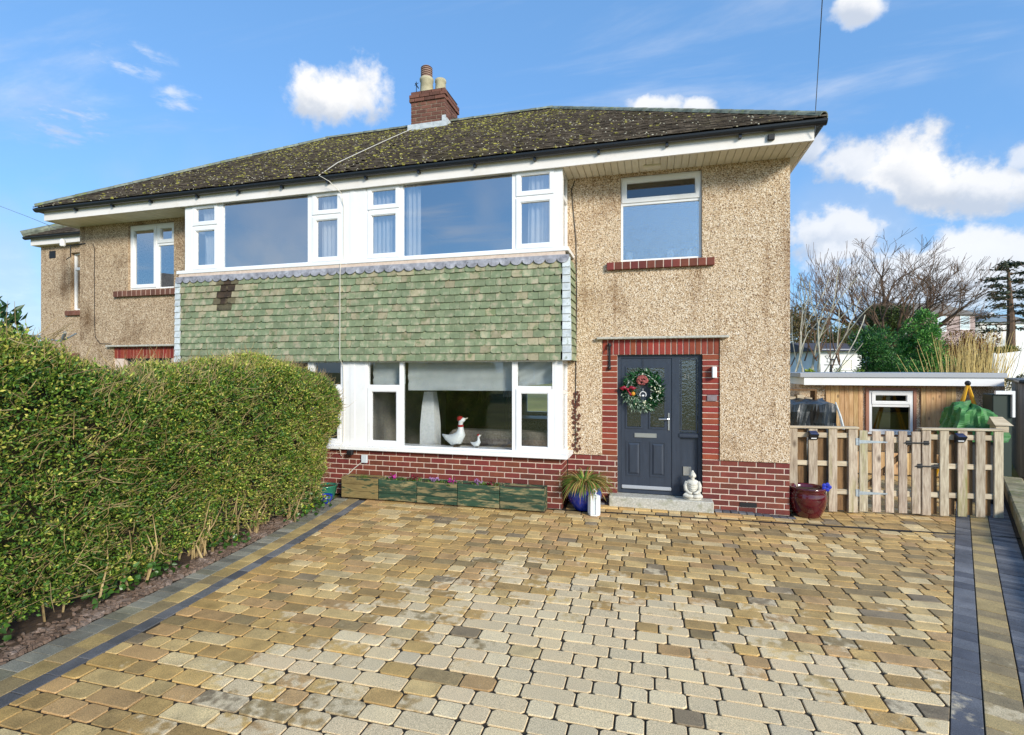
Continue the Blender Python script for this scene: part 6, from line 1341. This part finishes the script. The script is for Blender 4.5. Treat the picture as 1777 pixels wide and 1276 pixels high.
        o = .35; r0, r1 = ridge_in; put('roof', Geo().add([(-o, -o, zt-.1), (L_+o, -o, zt-.1), (L_+o, depth+o, zt-.1), (-o, depth+o, zt-.1), (-o+r0*L_, depth/2, zr), (L_+o-r1*L_, depth/2, zr)], [(0,1,5,4), (1,2,5), (2,3,4,5), (3,0,4), (3,2,1,0)]).mesh('r'), roofm, t, M)
        for (f0, f1, z0, z1) in wins:
            x0, x1 = f0*L_, f1*L_; w = put('window', Geo().frame(x0, x1, zt-z0, zt-z1, .07, -.05, -.005).mesh('wi'), m_white, t, M); put('pane', Geo().box(x0+.07, x1-.07, -.03, -.02, zt-z0+.07, zt-z1-.07).mesh('p'), m_glassup, w, M)
        return t, M, L_, zt
    m_rg = mat('old slate roof', [(.3, lin('#6b6257')), (.7, lin('#8f8576'))], 3, .9, .3, 20); m_rs = mat('blue slate roof', [(.3, lin('#707f88')), (.7, lin('#8c9aa2'))], 3, .8); m_pk = mat('pinkish render', [(.3, lin('#a08b86')), (.7, lin('#b5a29c'))], 3, .9); m_wr = mat('white render', [(.3, lin('#d8d8d6')), (.7, lin('#ececea'))], 2, .9)
    far_house(1560, 1692, 545, 519, 600, 55, 'brown-roofed hillside house with pinkish walls right of the large bare tree', m_pk, m_rg, [(.50, .62, 1.9, .2), (.80, .93, 1.7, .2)], (.0, .14))
    far_house(1690, 1752, 558, 533, 600, 66, 'hillside house with a blue-grey slate roof and skylight', m_wr, m_rs, [(.35, .65, 1.3, .3)], (0, .12))
    put('skylight', Geo().box(-.5, .5, -.03, .03, -.3, .3).mesh('sk'), m_white, [o for o in bpy.data.objects if o.name.startswith('hillside_house')][-1], TR(*at(1719, 545, 65.2), YAW, math.radians(-40)))
    far_house(1750, 1800, 560, 545, 600, 72, 'low brown-roofed hillside house at the right-hand edge', m_wr, m_rg, [(.2, .5, 1.2, .3)])
    far_house(1420, 1495, 606, 592, 655, 27, 'white building with a dark roof behind the yellow-green shrubs', m_wr, mat('dark roof', lin('#4a464a'), 4, .8), [(.5, .8, 1.1, .5)], (.0, .0), 4)
    far_house(1540, 1580, 570, 556, 620, 42, 'white cottage glimpsed behind the conifers', m_wr, m_rg, [(.3, .6, 1.4, .4)])
    # white trellis fence at the right edge
    t = thing('white_trellis', 'white garden trellis fence at the right-hand edge above the shed', 'fence', at(1752, 668, 20)); A_, B_ = at(1724, 615, 20), at(1800, 606, 20)
    put('fence_panel', Geo().add([(A_.x, A_.y, .2), (B_.x, B_.y, .2), (B_.x, B_.y, B_.z), (A_.x, A_.y, A_.z), (A_.x+.03, A_.y+.05, .2), (B_.x+.03, B_.y+.05, .2), (B_.x+.03, B_.y+.05, B_.z), (A_.x+.03, A_.y+.05, A_.z)], [(0,1,2,3), (7,6,5,4), (3,2,6,7), (0,3,7,4), (1,5,6,2)]).mesh('fp'), m_wr, t)
    put('post', Geo().tube([(A_.x, A_.y, -.1), (A_.x, A_.y, A_.z+.05)], .06, 6).mesh('po'), m_wr, t)
    # weathervane
    p = at(1442, 660, 16.6); z = lambda v: at(1442, v, 16.6).z; rt = Vector((_c, _s, 0)); t = thing('weathervane', 'black weathervane with an animal silhouette above the outbuilding roof', 'weathervane', (p.x, p.y, 0)); P_ = lambda a, v: tuple(Vector((p.x, p.y, 0))+rt*a+Vector((0, 0, z(v))))
    put('mast', Geo().tube([(p.x, p.y, -.06), P_(0, 634)], .03, 6).mesh('m'), m_iron, t); put('cross_arm', Geo().tube([P_(-.22, 633.5), P_(.22, 633.5)], .012, 5).tube([P_(0, 634), P_(0, 628)], .012, 5).tube([P_(-.14, 628.5), P_(.14, 628.5)], .008, 5).mesh('ca'), m_iron, t)
    g = Geo().tube([P_(-.02, 624.5), P_(.10, 624.5)], .03, 6).tube([P_(.10, 624.5), P_(.15, 622)], .02, 5).tube([P_(-.02, 624.5), P_(-.07, 622)], .008, 4)
    for a in (-.01, .03, .07, .1): g.tube([P_(a, 625), P_(a, 628.4)], .008, 4)
    put('animal_figure', g.mesh('an'), m_iron, t); put('arrow_cup', Geo().tube([P_(-.12, 628.5), P_(-.12, 623)], .008, 4).tube([P_(-.12, 623.5), P_(-.2, 618)], .01, 4).tube([P_(-.12, 623.5), P_(-.04, 618)], .01, 4).tube([P_(-.2, 618), P_(-.04, 618)], .008, 4).mesh('ac'), m_iron, t)
    # houses across the road, mirrored in the panes
    def road_house(x, y, w, d, h, label, wm, rz=0):
        t = thing('opposite_house', label, 'house', (x, y, 0)); M = TR(x, y, 0, rz); put('wall', Geo().box(-w/2, w/2, -d, 0, -.06, h).mesh('w'), wm, t, M); put('roof', Geo().add([(-w/2-.4, .4, h), (w/2+.4, .4, h), (w/2+.4, -d-.4, h), (-w/2-.4, -d-.4, h), (-w/2+.5, -d/2, h+2.4), (w/2-.5, -d/2, h+2.4)], [(0,1,5,4), (1,2,5), (2,3,4,5), (3,0,4), (3,2,1,0)]).mesh('r'), m_rg, t, M)
        for fx in (-.3, 0, .3):
            for z in (1.0, 3.6):
                wn = put('window', Geo().frame(fx*w-.7, fx*w+.7, z, z+1.2, .08, .005, .05).mesh('wi'), m_white, t, M); put('pane', Geo().box(fx*w-.62, fx*w+.62, .01, .02, z+.08, z+1.12).mesh('p'), m_glass, wn, M)
    road_house(-6.5, -23, 9, 7, 5, 'cream rendered house across the road, seen only mirrored in the panes', mat('cream render', lin('#e6d9b4'), 3, .9)); road_house(-21, -7, 8, 8, 5.0, 'brown pebble-dashed neighbour across the road, seen only mirrored in the panes', m_dash2, math.radians(-55))
background()
